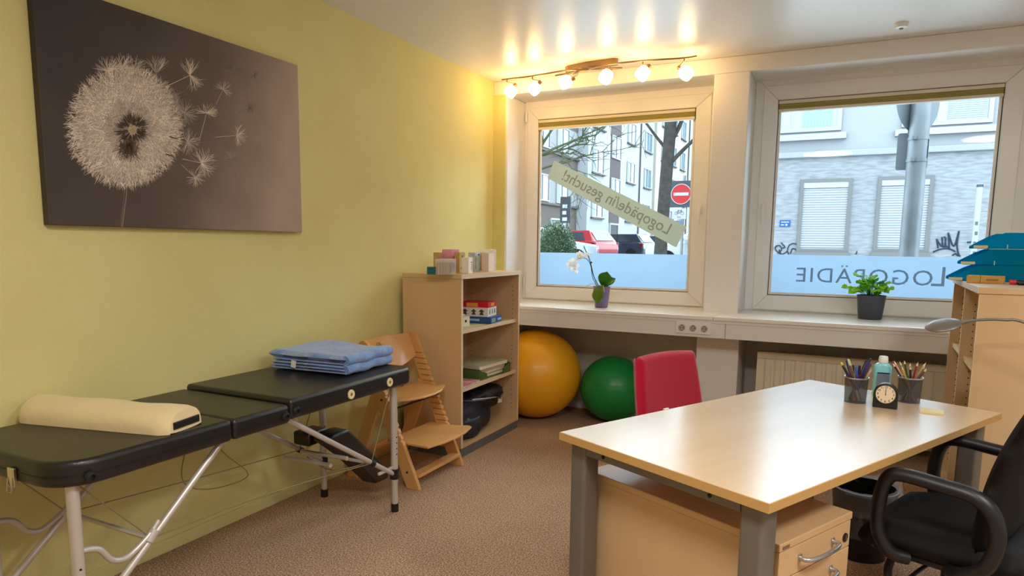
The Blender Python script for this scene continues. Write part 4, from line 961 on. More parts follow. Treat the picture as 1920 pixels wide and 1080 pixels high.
t, o = crate('card_pack', 'pale blue patterned pack between the white box and the orange cards', 'card pack', -2.21, ytop(889, -2.21), ZT, 0.05, 0.085, 0.125, 6, mat('pale_blue_card', (206, 222, 222), 0.6, vary=(30, (170, 190, 190))))
MB().box(0.0252, 0.0258, 0.004, 0.030, 0.105, 0.115).box(0.0252, 0.0258, -0.035, -0.028, 0.02, 0.10).build('print', m_ink, t)
t, o = crate('card_box', 'clear lidded box of orange brown cards at the right end on the bookcase', 'card box', -2.24, ytop(912, -2.24), ZT, 0.10, 0.12, 0.13, 8, m_clear)
for k in range(6): MB().box(-0.044+k*0.007, -0.038+k*0.007, -0.05, 0.05, 0.002, 0.120).build('card', m_orange, t)
MB().box(-0.052, 0.052, -0.062, 0.062, 0.131, 0.145).build('lid', m_clear, t, bevel=0.004)
t, o = crate('card_pack', 'pale beige pack beside the orange cards on the bookcase', 'card pack', -2.15, ytop(915, -2.15), ZT, 0.05, 0.11, 0.120, 8, mat('beige_card', (226, 208, 192), 0.6))

# ---- shelf contents
S1 = 0.7855
t, o = crate('game_box', 'blue game box under the red and white picture game', 'game box', -2.175, 3.93, S1, 0.24, 0.20, 0.042, 6, mat('blue_box', (28, 84, 150), 0.5))
MB().box(0.1202, 0.1208, -0.085, -0.015, 0.008, 0.034).build('print_panel', mat('aqua_print', (70, 160, 190), 0.5, vary=(40, (170, 190, 90))), t)
MB().box(-0.09, 0.04, -0.1008, -0.1002, 0.016, 0.030).build('print_title', mat('pale_blue_print', (170, 200, 226), 0.5), t)
MB().box(0.1202, 0.1208, 0.02, 0.085, 0.014, 0.028).build('print_title', mat('pale_blue_print', (170, 200, 226), 0.5), t)
t, o = crate('game_box', 'white picture game box with a bright red lid on the top shelf', 'game box', -2.185, 3.925, S1+0.0425, 0.20, 0.165, 0.062, 8, m_paper)
MB().box(-0.102, 0.102, -0.0845, 0.0845, 0.060, 0.094).build('lid', mat('red_lid', (214, 30, 34), 0.4), t, bevel=0.002)
pc = MB()
for (u, w_) in ((-0.062, 0.020), (0.0, 0.018), (0.055, 0.020)):
    pc.prism([(u-w_*0.8, 0.012), (u-w_*0.3, 0.030), (u-w_, 0.034), (u-w_*0.2, 0.048), (u+w_*0.2, 0.048), (u+w_, 0.036), (u+w_*0.4, 0.030), (u+w_*0.8, 0.012)], -0.0833, -0.0826, XZ)
pc.build('printed_picture', mat('brown_print', (90, 64, 50), 0.6), t)
pc = MB()
for (u, w_) in ((-0.05, 0.010), (0.0, 0.009), (0.045, 0.012)):
    pc.prism([(u-w_, 0.014), (u-w_*0.5, 0.05), (u+w_*0.7, 0.046), (u+w_, 0.02)], 0.1002, 0.1008, lambda a, b_, c: Vector((c, a, b_)))
pc.build('printed_picture', mat('grey_print', (120, 110, 104), 0.6), t)
MB().box(0.1022, 0.1028, -0.03, 0.03, 0.066, 0.088).build('title_print', mat('orange_title', (238, 160, 60), 0.5), t); MB().box(-0.05, 0.03, -0.0853, -0.0847, 0.064, 0.090).build('title_print', mat('orange_title', (238, 160, 60), 0.5), t)
t, o = crate('small_box', 'small white box with black print at the left of the top shelf', 'box', -2.165, 3.60, S1, 0.10, 0.20, 0.062, 4, mat('ivory_card', (230, 226, 198), 0.6))
MB().box(0.0502, 0.0508, 0.03, 0.055, 0.026, 0.042).box(0.0502, 0.0508, -0.04, -0.03, 0.02, 0.028).build('print', m_ink, t)
t, o = crate('card_pack', 'narrow white pack with black stripes beside the blue game box', 'card pack', -2.235, 3.735, S1, 0.09, 0.05, 0.066, 4, m_paper)
MB().box(0.0452, 0.0458, -0.018, 0.018, 0.008, 0.02).box(0.0452, 0.0458, -0.018, 0.018, 0.028, 0.036).box(0.0452, 0.0458, -0.018, 0.018, 0.046, 0.056).build('print', m_print, t)
t, o = crate('paper_sheet', 'pale green sheet lying near the front of the top shelf', 'paper', -2.125, 3.72, S1, 0.11, 0.20, 0.0012, -8, mat('pale_green_paper', (206, 214, 160), 0.6))
# middle shelf: green tray with books, ring binder on top, red magazine in front
S2 = 0.4255
m_green = mat('green_plastic', (74, 104, 50), 0.4)
t = thing('document_tray', 'green plastic tray lying on the middle shelf holding books', 'tray', (-2.19, 3.945, S2), math.radians(-3))
MB().box(-0.15, 0.13, -0.20, 0.20, 0.0, 0.004).build('base', m_green, t)
sd = MB().box(-0.15, 0.13, -0.203, -0.199, 0.0, 0.065)
for k in range(5): sd.box(-0.14+k*0.06, -0.132+k*0.06, -0.206, -0.202, 0.0, 0.065)
sd.box(-0.15, 0.13, 0.199, 0.203, 0.0, 0.065).box(-0.153, -0.149, -0.203, 0.203, 0, 0.065).build('side_wall', m_green, t)
for s in (-1, 1): MB().prism([(s*0.203, 0), (s*0.10, 0), (s*0.115, 0.040), (s*0.203, 0.065)], 0.129, 0.134, YZ).build('front_lip', m_green, t)
def book(name, label, cx, cy, z, sx, sy, sz, rz, mcov, cat='book'):
    t = thing(name, label, cat, (cx, cy, z), math.radians(rz))
    MB().box(-sx/2, sx/2, -sy/2, sy/2, 0.0018, sz-0.0018).build('pages', mat('page_edges', (236, 224, 200), 0.8, bump=(300, 0.3, (0.02, 0.02, 1))), t)
    MB().box(-sx/2-0.002, sx/2+0.002, -sy/2-0.001, sy/2+0.001, 0, 0.0018).box(-sx/2-0.002, sx/2+0.002, -sy/2-0.001, sy/2+0.001, sz-0.0018, sz).build('cover', mcov, t)
    return t
zz = S2+0.005
for k, (sz, lb, mc_, rz) in enumerate(((0.022, 'thin brown book at the bottom of the green tray', mat('brown_cover', (120, 76, 56), 0.6), -3), (0.020, 'book with pale cover, second in the green tray', mat('pale_cover', (206, 190, 160), 0.6), -2), (0.018, 'cream book lying on the pale book in the green tray', mat('cream_cover', (226, 210, 180), 0.6), -4))):
    book('book', lb, -2.185, 3.945, zz, 0.22, 0.30, sz, rz, mc_); zz += sz+0.0005
t = book('ring_book', 'ring-bound book with patterned cover on top of the green tray', -2.18, 3.93, max(zz, S2+0.066), 0.24, 0.34, 0.026, -4, mat('patterned_cover', (196, 180, 150), 0.5, vary=(45, (130, 150, 90))))
rg = MB()
for k in range(26): rg.lathe([(0.009, -0.0008), (0.0105, -0.0008), (0.0105, 0.0008), (0.009, 0.0008)], 10, M=Matrix.Translation((0.112-k*0.0088, -0.170, 0.013)) @ Matrix.Rotation(math.pi/2, 4, 'Y'), close=True)
rg.build('wire_binding', m_chrome, t)['kind'] = 'stuff'
t = book('magazine', 'red and white magazine lying in front of the green tray', -2.135, 3.68, S2, 0.17, 0.22, 0.012, 4, mat('magazine_cover', (226, 206, 204), 0.35, vary=(14, (206, 60, 84))), 'magazine')
t.location.y = 3.605; t.location.x = -2.135
# black bag in the bottom compartment
t = thing('backpack', 'black nylon bag slumped in the bottom compartment of the bookcase', 'bag', (-2.215, 3.84, 0.078))
m_nylon = mat('black_nylon', (38, 41, 54), 0.6, bump=(26, 0.9))
def blob(name, c, s, seed_, m_, amp=0.10, sq=0.75, flat=0.0):
    mb = MB()
    def f(i, j):
        th, ph = i*2*math.pi, j*math.pi; d = Vector((math.sin(ph)*math.cos(th), math.sin(ph)*math.sin(th), -math.cos(ph)))
        p_ = Vector([math.copysign(abs(q)**sq, q) for q in d]); k = 1+amp*noise.noise(d*2.2+Vector((seed_, 0, 0)))+amp*0.5*noise.noise(d*6+Vector((0, seed_, 0)))+amp*0.45*abs(noise.noise(d*4+Vector((seed_, seed_, 0))))
        v = Vector((c[0]+p_.x*s[0]*k, c[1]+p_.y*s[1]*k, c[2]+p_.z*s[2]*k)); v.z = max(v.z, 0.0); return v
    mb.grid(f, 40, 26, wrap_u=True); return mb.build(name, m_, t, smooth=180)
blob('main_body', (0.0, -0.10, 0.120), (0.158, 0.225, 0.128), 2.0, m_nylon, 0.13, 0.62)
blob('flap', (0.02, 0.06, 0.200), (0.138, 0.23, 0.078), 7.0, mat('black_flap', (20, 21, 25), 0.55, bump=(26, 0.9)), 0.2)
blob('side_pocket', (0.10, -0.20, 0.07), (0.085, 0.12, 0.07), 11.0, m_nylon, 0.14)
MB().tube(smooth_path([(0.12, -0.28, 0.25), (0.165, -0.10, 0.225), (0.168, 0.10, 0.205), (0.13, 0.24, 0.15)], 6), 0.012, 8, flat=0.4).build('strap', m_black, t, smooth=60)
MB().tube(smooth_path([(0.150, -0.20, 0.245), (0.174, -0.06, 0.228), (0.180, 0.06, 0.212)], 6), 0.0035, 6).build('reflective_strip', mat('pale_strip', (196, 198, 204), 0.4), t, smooth=60)
MB().box(0.148, 0.160, 0.13, 0.18, 0.165, 0.195, Matrix.Rotation(-0.08, 4, 'X')).build('white_tag', m_paper, t)
# ================================================================== TRACK LIGHT
t = thing('track_light', 'ceiling light bar with six glowing white glass spots above the first window', 'ceiling light', (-1.63, 4.45, ZC))
m_bar = mat('satin_nickel_bar', (150, 122, 88), 0.35, metal=0.8)
W_(MB().prism([(-1.83, 4.50), (-1.80, 4.535), (-1.60, 4.49), (-1.44, 4.475), (-1.43, 4.44), (-1.46, 4.425), (-1.64, 4.435), (-1.80, 4.475)], ZC-0.038, ZC-0.0005, XY).build('ceiling_plate', m_bar, t, bevel=0.004))
heads = [(957, 172, -0.5, 0.25), (1002, 166, -0.75, -0.1), (1060, 154, -1.15, 0.2), (1136, 144, -0.35, 0.55), (1205, 138, -0.55, 0.35), (1286, 137, 0.75, 0.1)]
HP = [on(px, py, 'z', 2.395) for px, py, a_, b_ in heads]
rodA = [(-2.30, HP[0].y-0.055, 2.470), (HP[0].x, HP[0].y-0.05, 2.472), (HP[1].x, HP[1].y-0.03, 2.474), (HP[2].x, HP[2].y+0.02, 2.476), (-1.60, 4.46, 2.474), (-1.42, 4.50, 2.474)]
rodB = [(-1.90, 4.50, 2.470), (-1.66, 4.46, 2.474), (HP[3].x, HP[3].y+0.02, 2.476), (HP[4].x, HP[4].y+0.0, 2.474), (HP[5].x, HP[5].y-0.07, 2.470), (HP[5].x+0.08, HP[5].y-0.085, 2.470)]
for r_ in (rodA, rodB): W_(MB().tube(smooth_path(r_, 6), 0.0055, 10).build('curved_rod', m_bar, t, smooth=60))
for x in (-1.74, -1.52): W_(MB().cyl((x, 4.47, 2.440), (x, 4.47, ZC-0.036), 0.010, n=12).cyl((x, 4.47, 2.452), (x, 4.47, 2.462), 0.020, n=14).build('rod_mount', m_chrome, t, smooth=40))
m_lamp = mat('glowing_opal_glass', (255, 240, 214), 0.3, emit=((255, 206, 136), 19.0))
SH = [(0.016, 0.0), (0.030, 0.006), (0.040, 0.024), (0.0435, 0.045), (0.041, 0.066), (0.036, 0.080), (0.0, 0.081)]
for k, (px, py, ax_, bx_) in enumerate(heads):
    p = HP[k]; y_ = p.y
    rp = Vector((p.x, (rodA if k < 3 else rodB)[(k+1) if k < 3 else k-1][1], 2.472))
    ctr = Vector((p.x, y_, 2.395)); dn = Vector((math.sin(ax_), -math.sin(bx_)*0.6, -math.cos(ax_)*0.8)).normalized()
    top = ctr-dn*0.045
    sp_ = W_(MB().tube(smooth_path([rp, (rp.x, rp.y, rp.z-0.02), top-dn*0.016+Vector((0, 0, 0.004)), top-dn*0.004], 5), 0.0042, 8).build('swivel_arm', m_bar, t, smooth=60))
    Mx = Matrix.Translation(top) @ dn.to_track_quat('Z', 'Y').to_matrix().to_4x4()
    MB().lathe([(0.0, -0.024), (0.011, -0.024), (0.013, -0.02), (0.014, 0.003), (0, 0.003)], 16, M=Mx).build('lamp_socket', m_bar, sp_, smooth=40)
    MB().lathe(SH, 24, M=Mx).build('glass_shade', m_lamp, sp_, smooth=60)
# unseen fill lamps, added to brighten the room from behind the camera
def fill_lamp(x, y, label, power):
    t = thing('fill_lamp', label, 'ceiling light', (x, y, ZC), group='fill lamps added out of view')
    MB().lathe([(0.30, 0), (0.30, -0.05), (0.285, -0.05), (0.285, -0.012), (0, -0.012)], 40).build('housing', m_pvc, t, smooth=40)
    ld = bpy.data.lights.new('fill_glow', 'AREA'); ld.shape = 'DISK'; ld.size = 0.56; ld.energy = power; ld.color = (1.0, 0.97, 0.93)
    lo = bpy.data.objects.new('fill_glow', ld); COL.objects.link(lo); lo.location = (0, 0, -0.056); lo.parent = t
FILL_W = 28
fill_lamp(1.3, 1.3, 'added round white fill lamp over the room behind the desk', FILL_W)
fill_lamp(-0.3, 0.6, 'added round white fill lamp behind the photographer', FILL_W)

# ================================================================== DESK
A_ = Vector((-0.797, 1.976)); UA = math.atan2(0.8946, 0.4468); DL, DW, DZ = 1.525, 0.752, 0.700
t = thing('desk', 'maple topped office desk with grey metal legs standing askew in the room', 'desk', (A_.x, A_.y, 0), UA)
MB().box(0.0015, DL-0.0015, -DW+0.0015, -0.0015, DZ-0.025, DZ).build('desktop', m_desk, t, bevel=0.0012)
m_dedge = mat('desk_edge_band', (206, 164, 100), 0.45)
MB().frame(0, DL, -DW, 0, 0.0016, DZ-0.0255, DZ-0.0012, XY).build('edge_band', m_dedge, t)
def leg_prof(x0, x1, y0, y1, r): return rounded(x0, x1, y0, y1, r, 5)
for x0 in (0.028, DL-0.118):
    for y0 in (-DW+0.030, -0.092):
        MB().prism(leg_prof(x0, x0+0.068, y0, y0+0.068, 0.012), 0.012, DZ-0.0256, XY).build('leg', m_grey, t, smooth=40)
        MB().lathe([(0.026, 0), (0.028, 0.004), (0.028, 0.013)], 20, (x0+0.034, y0+0.034, 0)).build('levelling_foot', m_black, t, smooth=40)
    cb = MB().box(x0+0.004, x0+0.044, -DW+0.098, -0.092, DZ-0.062, DZ-0.0256).build('crossbeam', m_grey, t, bevel=0.003)
    for yy in (-0.17, -DW+0.19): MB().cyl((x0+0.002, yy, DZ-0.046), (x0+0.005, yy, DZ-0.046), 0.006, n=12).build('bolt_hole', m_hole, cb)
MB().box(0.10, DL-0.10, -0.075, -0.045, DZ-0.065, DZ-0.0256).box(0.10, DL-0.10, -DW+0.20, -DW+0.23, DZ-0.065, DZ-0.0256).build('long_beam', m_grey, t, bevel=0.003)
MB().box(0.515, 0.54, -0.0015, 0.006, DZ-0.010, DZ+0.004).build('edge_clip', m_paper, t, bevel=0.001)
def dk(u, v, z=DZ): c, s = math.cos(UA), math.sin(UA); return (A_.x+u*c-v*s, A_.y+u*s+v*c, z)

# pedestal with drawers
t = thing('drawer_pedestal', 'maple drawer pedestal with bow handles rolled under the desk', 'pedestal', dk(0.125, -0.695, 0), UA)
PW, PD, PH = 0.370, 0.690, 0.55
MB().box(-0.002, PW+0.004, -0.020, PD, PH-0.022, PH).build('top_board', m_mapleh, t, bevel=0.003)
MB().box(0.0, PW, 0.0, PD-0.004, 0.075, PH-0.0225).build('carcass', m_maple, t, bevel=0.001)
MB().box(0.010, 0.042, -0.0212, -0.0198, PH-0.017, PH-0.009).build('maker_plate', mat('brass_grey_plate', (150, 124, 92), 0.4, metal=0.5), t)
def bow(par, z):
    MB().tube(smooth_path([(0.10, -0.018, z), (0.10, -0.036, z), (0.125, -0.046, z-0.001), (0.185, -0.050, z-0.002), (0.245, -0.046, z-0.001), (0.27, -0.036, z), (0.27, -0.018, z)], 5), 0.0065, 10).box(0.092, 0.108, -0.021, -0.018, z-0.010, z+0.010).box(0.262, 0.278, -0.021, -0.018, z-0.010, z+0.010).build('handle', m_alu, par, smooth=50)
for z0, z1, hz in ((0.448, 0.526, 0.487), (0.268, 0.445, 0.405), (0.080, 0.265, 0.225)):
    dr = MB().box(0.001, PW-0.001, -0.018, -0.0005, z0, z1).build('drawer', m_mapleh, t, bevel=0.0015); bow(dr, hz)
    if z0 > 0.4:
        MB().lathe([(0.013, 0), (0.013, 0.003), (0.008, 0.004), (0, 0.004)], 20, M=Matrix.Translation((PW-0.030, -0.018, 0.480)) @ Matrix.Rotation(math.pi/2, 4, 'X')).build('lock', m_black, dr, smooth=40)
        MB().box(PW-0.0315, PW-0.0285, -0.0235, -0.0218, 0.472, 0.488).build('key_slot', m_alu, dr)
for x in (0.05, PW-0.05):
    for y in (0.06, PD-0.06):
        MB().lathe([(0.012, -0.012), (0.030, -0.010), (0.030, 0.010), (0.012, 0.012)], 18, M=Matrix.Translation((x, y, 0.030)) @ Matrix.Rotation(math.pi/2, 4, 'Y')).box(x-0.012, x+0.012, y-0.012, y+0.012, 0.045, 0.076).build('castor', m_black, t, smooth=40)

# waste bin with bag
bx, by = 0.135, 3.135
t = thing('waste_bin', 'black round waste bin lined with a clear plastic bag under the desk', 'bin', (bx, by, 0))
MB().lathe([(0.098, 0.0), (0.126, 0.290), (0.130, 0.292), (0.130, 0.300), (0.122, 0.300), (0.094, 0.006), (0, 0.006)], 32).build('tub', m_black, t, smooth=40)
m_bag = mat_film('bag_film', (236, 240, 248), 0.4, 0.80)
m_bag.node_tree.nodes['Diffuse BSDF'] if False else None
bg_ = MB()
def bag(i, j):
    a = i*2*math.pi; prof = [(0.110, 0.10), (0.118, 0.22), (0.122, 0.285), (0.126, 0.308), (0.135, 0.306), (0.138, 0.27), (0.142, 0.235), (0.146, 0.21)]
    q = j*(len(prof)-1); k = min(int(q), len(prof)-2); f = q-k; r = prof[k][0]*(1-f)+prof[k+1][0]*f; z = prof[k][1]*(1-f)+prof[k+1][1]*f
    n_ = noise.noise(Vector((math.cos(a)*5, math.sin(a)*5, z*22))); lump = 0.035*max(0, math.cos(a-0.3))**3
    r2 = r+0.008*n_*(0.4+j) + (0.010*noise.noise(Vector((a*6, z*30, 3)))*j); 
    return Vector((r2*math.cos(a), r2*math.sin(a), z+0.006*n_+(lump if 0.35 < j < 0.75 else 0)))
bg_.grid(bag, 90, 22, wrap_u=True); m_bagg = mat('glossy_bag', (200, 206, 220), 0.18, trans=0.0)
bg_.build('bin_bag', m_bag, t, smooth=180)

# ================================================================== OFFICE CHAIR
cc_ = Vector((0.362, 2.435)); FA = math.atan2(0.36, -0.933)
t = thing('office_chair', 'black swivel office chair with loop armrests at the right end of the desk', 'office chair', (cc_.x, cc_.y, 0), FA)
m_seat = mat('black_chair_cloth', (19, 18, 18), 0.75, spec=0.3, bump=(420, 0.3))
def cush(fn, nu, nv, name, m_, th, axis):
    mb = MB(); mb.grid(lambda i, j: fn(i, j, 1), nu, nv); mb.grid(lambda i, j: fn(i, j, -1), nu, nv); o2 = nu*nv
    rim = [i for i in range(nu)]+[j*nu+nu-1 for j in range(1, nv)]+[(nv-1)*nu+i for i in range(nu-2, -1, -1)]+[j*nu for j in range(nv-2, 0, -1)]
    mb.f += [(rim[k], rim[(k+1) % len(rim)], rim[(k+1) % len(rim)]+o2, rim[k]+o2) for k in range(len(rim))]
    return mb.build(name, m_, t, smooth=180)
def sq2(u, v, k=0.22):
    """map the square to a squircle"""
    return u*math.sqrt(max(0, 1-k*v*v)), v*math.sqrt(max(0, 1-k*u*u))
def seatf(i, j, s):
    u, v = sq2(i*2-1, j*2-1); x, y = u*0.235, v*0.245; e_ = max(abs(i*2-1), abs(j*2-1)); rr = math.sqrt(max(0, 1-max(0, (e_-0.72)/0.28)**2))
    z = 0.425 - 0.035*max(0, u)**3 + 0.012*v*v*(1 if s > 0 else 0)
    return Vector((x, y, z+s*0.040*rr))
cush(seatf, 30, 30, 'seat', m_seat, 0.05, 'z')
MB().prism(rounded(-0.20, 0.19, -0.21, 0.21, 0.06), 0.365, 0.395, XY).build('seat_shell', m_black, t, bevel=0.012, smooth=45)
def backf(i, j, s):
    u, v = i*2-1, j; w_ = 0.245*(1-0.16*(v-0.35)**2*2)*(1 if v < 0.9 else 1-0.5*(v-0.9)**1.0); y = u*w_; z = 0.46+v*0.56
    e_ = max(abs(u), abs(v*2-1)); rr = math.sqrt(max(0, 1-max(0, (e_-0.8)/0.2)**2))
    x = -0.140-0.16*(v)**1.05+0.030*math.sin(v*math.pi)*1.2+0.035*u*u
    return Vector((x+s*0.026*rr, y, z))
cush(backf, 26, 34, 'backrest', m_seat, 0.05, 'x')
MB().tube(smooth_path([(-0.10, 0, 0.375), (-0.235, 0, 0.375), (-0.29, 0, 0.44), (-0.33, 0, 0.60)], 5), 0.026, 10, flat=0.5).build('back_bar', m_black, t, smooth=60)
for s in (-1, 1):
    y = s*0.268
    path = [(0.06, y*0.86, 0.385), (0.10, y*0.97, 0.40), (0.135, y, 0.46), (0.138, y, 0.55), (0.120, y, 0.625), (0.080, y, 0.645), (-0.02, y, 0.640), (-0.10, y, 0.630), (-0.145, y, 0.59), (-0.160, y, 0.52), (-0.14, y, 0.44), (-0.09, y*0.97, 0.40), (-0.05, y*0.86, 0.385)]
    MB().tube(smooth_path(path, 5), 0.0235, 12, flat=0.85).build('armrest', m_black, t, smooth=60)
MB().cyl((0, 0, 0.10), (0, 0, 0.30), 0.026, n=16).cyl((0, 0, 0.28), (0, 0, 0.37), 0.018, n=16).build('gas_column', m_black, t, smooth=40)
MB().box(-0.11, 0.10, -0.07, 0.07, 0.325, 0.367).build('mechanism', m_black, t, bevel=0.01)
MB().tube(smooth_path([(0.02, 0.06, 0.345), (0.04, 0.17, 0.335), (0.05, 0.235, 0.325)], 4), 0.006, 8).build('lever', m_black, t, smooth=60)
MB().tube(smooth_path([(0.12, 0.14, 0.365), (0.125, 0.18, 0.30), (0.10, 0.19, 0.262), (0.04, 0.16, 0.262), (-0.04, 0.10, 0.275)], 5), 0.013, 8).build('control_paddle', m_black, t, smooth=60)
MB().cyl((-0.06, 0.075, 0.30), (-0.06, 0.105, 0.30), 0.020, n=14).build('tilt_knob', mat('grey_knob', (110, 112, 110), 0.5), t, smooth=40)
for k in range(5):
    a = 2*math.pi*k/5+0.35; d = Vector((math.cos(a), math.sin(a), 0))
    MB().tube([d*0.02+Vector((0, 0, 0.115)), d*0.16+Vector((0, 0, 0.105)), d*0.29+Vector((0, 0, 0.075))], [0.026, 0.020, 0.014], 10).build('base_arm', m_black, t, smooth=60)
    q = d.cross(Vector((0, 0, 1)))
    MB().cyl(d*0.285+q*0.006+Vector((0, 0, 0.028)), d*0.285+q*0.026+Vector((0, 0, 0.028)), 0.028, n=16).cyl(d*0.285-q*0.026+Vector((0, 0, 0.028)), d*0.285-q*0.006+Vector((0, 0, 0.028)), 0.028, n=16).cyl(d*0.285+Vector((0, 0, 0.028)), d*0.285+Vector((0, 0, 0.085)), 0.007, n=8).build('castor', m_black, t, smooth=40)

# ================================================================== RED CHAIR
RA = math.atan2(-0.446, 0.895)
t = thing('upholstered_chair', 'red upholstered chair pushed in behind the desk', 'chair', (-0.475, 2.955, 0), RA)
m_red = mat('red_upholstery', (184, 20, 50), 0.9, spec=0.15, bump=(420, 0.25), sheen=0.35)
def rback(i, j, s):
    u, v = i*2-1, j; w_ = 0.228-0.022*v; zz = 0.40+0.42*v-0.012*u*u*(v**4)
    cu, cv_ = u, v*2-1; cu2, cv2 = sq2(cu, cv_, 0.09); y = cu2*w_; zz = 0.61+cv2*0.205
    e_ = max(abs(u), abs(v*2-1)); rr = math.sqrt(max(0, 1-max(0, (e_-0.86)/0.14)**2))
    return Vector((-0.205-0.075*(cv2+1)/2-0.012*(1-u*u)+s*0.030*rr, y, zz))
cush(rback, 34, 34, 'backrest', m_red, 0, 'x')
def rseat(i, j, s):
    u, v = sq2(i*2-1, j*2-1, 0.12); e_ = max(abs(i*2-1), abs(j*2-1)); rr = math.sqrt(max(0, 1-max(0, (e_-0.85)/0.15)**2))
    return Vector((0.01+u*0.225, v*0.22, 0.435+s*0.035*rr))
cush(rseat, 28, 28, 'seat', m_red, 0, 'z')
for sx in (-1, 1):
    for sy in (-1, 1): MB().tube([(0.01+sx*0.17, sy*0.17, 0.405), (0.01+sx*0.205, sy*0.195, 0.0)], [0.013, 0.011], 12).build('leg', m_chrome, t, smooth=40)
for sy in (-1, 1): MB().tube(smooth_path([(-0.14, sy*0.14, 0.405), (-0.215, sy*0.145, 0.42), (-0.235, sy*0.145, 0.58)], 4), 0.010, 8).build('back_support', m_chrome, t, smooth=60)

# ================================================================== ON THE DESK
ZD = DZ+0.0003
def mat_mesh(name, rgb, clear):
    m = mat(name, rgb, 0.4, metal=0.6); N = m.node_tree.nodes; L = m.node_tree.links
    tr = N.new('ShaderNodeBsdfTransparent'); mx = N.new('ShaderNodeMixShader'); mx.inputs[0].default_value = clear
    L.new(N['Principled BSDF'].outputs[0], mx.inputs[1]); L.new(tr.outputs[0], mx.inputs[2]); L.new(mx.outputs[0], N['Material Output'].inputs['Surface']); return m
m_mesh = mat_mesh('wire_mesh', (96, 96, 98), 0.58)
def cup(label, x, y):
    t = thing('pencil_cup', label, 'pencil cup', (x, y, ZD), 0, 'wire mesh pencil cups')
    MB().lathe([(0.0385, 0.002), (0.0425, 0.098), (0.0418, 0.098), (0.0378, 0.002)], 32, close=True).build('mesh_wall', m_mesh, t, smooth=60)
    MB().lathe([(0, 0), (0.0385, 0), (0.0385, 0.003), (0, 0.003)], 32).build('base', m_grey, t, smooth=30)
    MB().lathe([(0.041, 0.096), (0.0445, 0.096), (0.0445, 0.101), (0.041, 0.101)], 32, close=True).build('rim', m_alu, t, smooth=40)
    return t
c1 = on(1603, 757, 'z', DZ); c2 = on(1705, 757, 'z', DZ)
c1 = Vector((c1.x, c1.y+0.035, 0)); c2 = Vector((c2.x, c2.y+0.035, 0))
cup('wire mesh cup crammed with pens left of the clock', c1.x, c1.y); cup('wire mesh cup with coloured pencils right of the clock', c2.x, c2.y)
def pen(kind, label, c, th0, r0, th1, r1, L_, rgb, cap=None, tip=None, rad=0.0045):
    """stands in a cup: foot at polar (th0, r0), rim at (th1, r1)"""
    a = Vector((c.x+r0*math.cos(th0), c.y+r0*math.sin(th0), ZD+0.0075)); b_ = Vector((c.x+r1*math.cos(th1), c.y+r1*math.sin(th1), ZD+0.098)); d = (b_-a).normalized()
    t = thing(kind, label, 'pen' if kind != 'pencil' else 'pencil', a, 0, 'pens in the left cup' if kind != 'pencil' else 'pencils in the right cup')
    q = rgb; mm = mat('pen_%d_%d_%d' % q, q, 0.35)
    if kind == 'pencil':
        MB().tube([d*0.0, d*(L_-0.018)], rad, 6).build('shaft', mm, t); MB().tube([d*(L_-0.018), d*(L_-0.005)], [rad, rad*0.4], 6).build('sharpened_wood', m_edge, t); MB().tube([d*(L_-0.005), d*L_], [rad*0.4, 0.0004], 6).build('lead', mm, t)
    else:
        MB().tube([d*0.0, d*0.012, d*(L_-0.04)], [rad*0.4, rad, rad], 10).build('barrel', mm, t, smooth=40)
        q2 = cap or rgb; MB().tube([d*(L_-0.04), d*(L_-0.004), d*L_], [rad*1.12, rad*1.12, rad*0.7], 10).build('cap', mat('pen_%d_%d_%d' % q2, q2, 0.35), t, smooth=40)
PN = [('blue', (38, 52, 140), 0.165), ('dark red', (120, 30, 34), 0.150), ('black', (24, 24, 28), 0.158), ('grey', (120, 116, 112), 0.138), ('orange', (240, 84, 40), 0.135), ('navy', (28, 40, 96), 0.155), ('white', (226, 220, 212), 0.128),
      ('yellow', (226, 196, 60), 0.150), ('purple', (80, 50, 110), 0.142), ('pale green', (196, 206, 150), 0.158), ('brown', (110, 74, 60), 0.148), ('royal blue', (40, 90, 190), 0.146), ('crimson', (170, 36, 60), 0.140), ('charcoal', (58, 56, 60), 0.160), ('beige', (206, 186, 156), 0.134), ('indigo', (48, 44, 120), 0.152)]
for k, (nm, c, L_) in enumerate(PN):
    th = 2*math.pi*k/len(PN)+0.4; r1 = 0.030 if k % 3 else 0.014
    pen('pen', nm+' pen in the cup left of the clock', c1, th+2.6, 0.022, th, r1, L_*1.10, c, cap=(24, 26, 40) if k % 4 == 0 else None)
PC = [('green', (44, 78, 50), 0.160), ('salmon', (222, 140, 110), 0.166), ('dark green', (28, 50, 40), 0.162), ('olive', (130, 136, 60), 0.164), ('yellow', (222, 190, 70), 0.160), ('black', (34, 32, 36), 0.166), ('red', (170, 50, 50), 0.170), ('brown', (110, 78, 60), 0.158), ('teal', (50, 90, 100), 0.120), ('ochre', (190, 150, 90), 0.162), ('plum', (96, 50, 80), 0.156), ('lime', (150, 170, 70), 0.164), ('grey', (110, 108, 104), 0.150)]
for k, (nm, c, L_) in enumerate(PC):
    th = 2*math.pi*k/len(PC)+2.2; r1 = 0.033 if k % 3 else 0.018
    pen('pencil', nm+' pencil in the cup right of the clock', c2, th+2.9, 0.026, th, r1, L_*1.06, c, rad=0.0038)
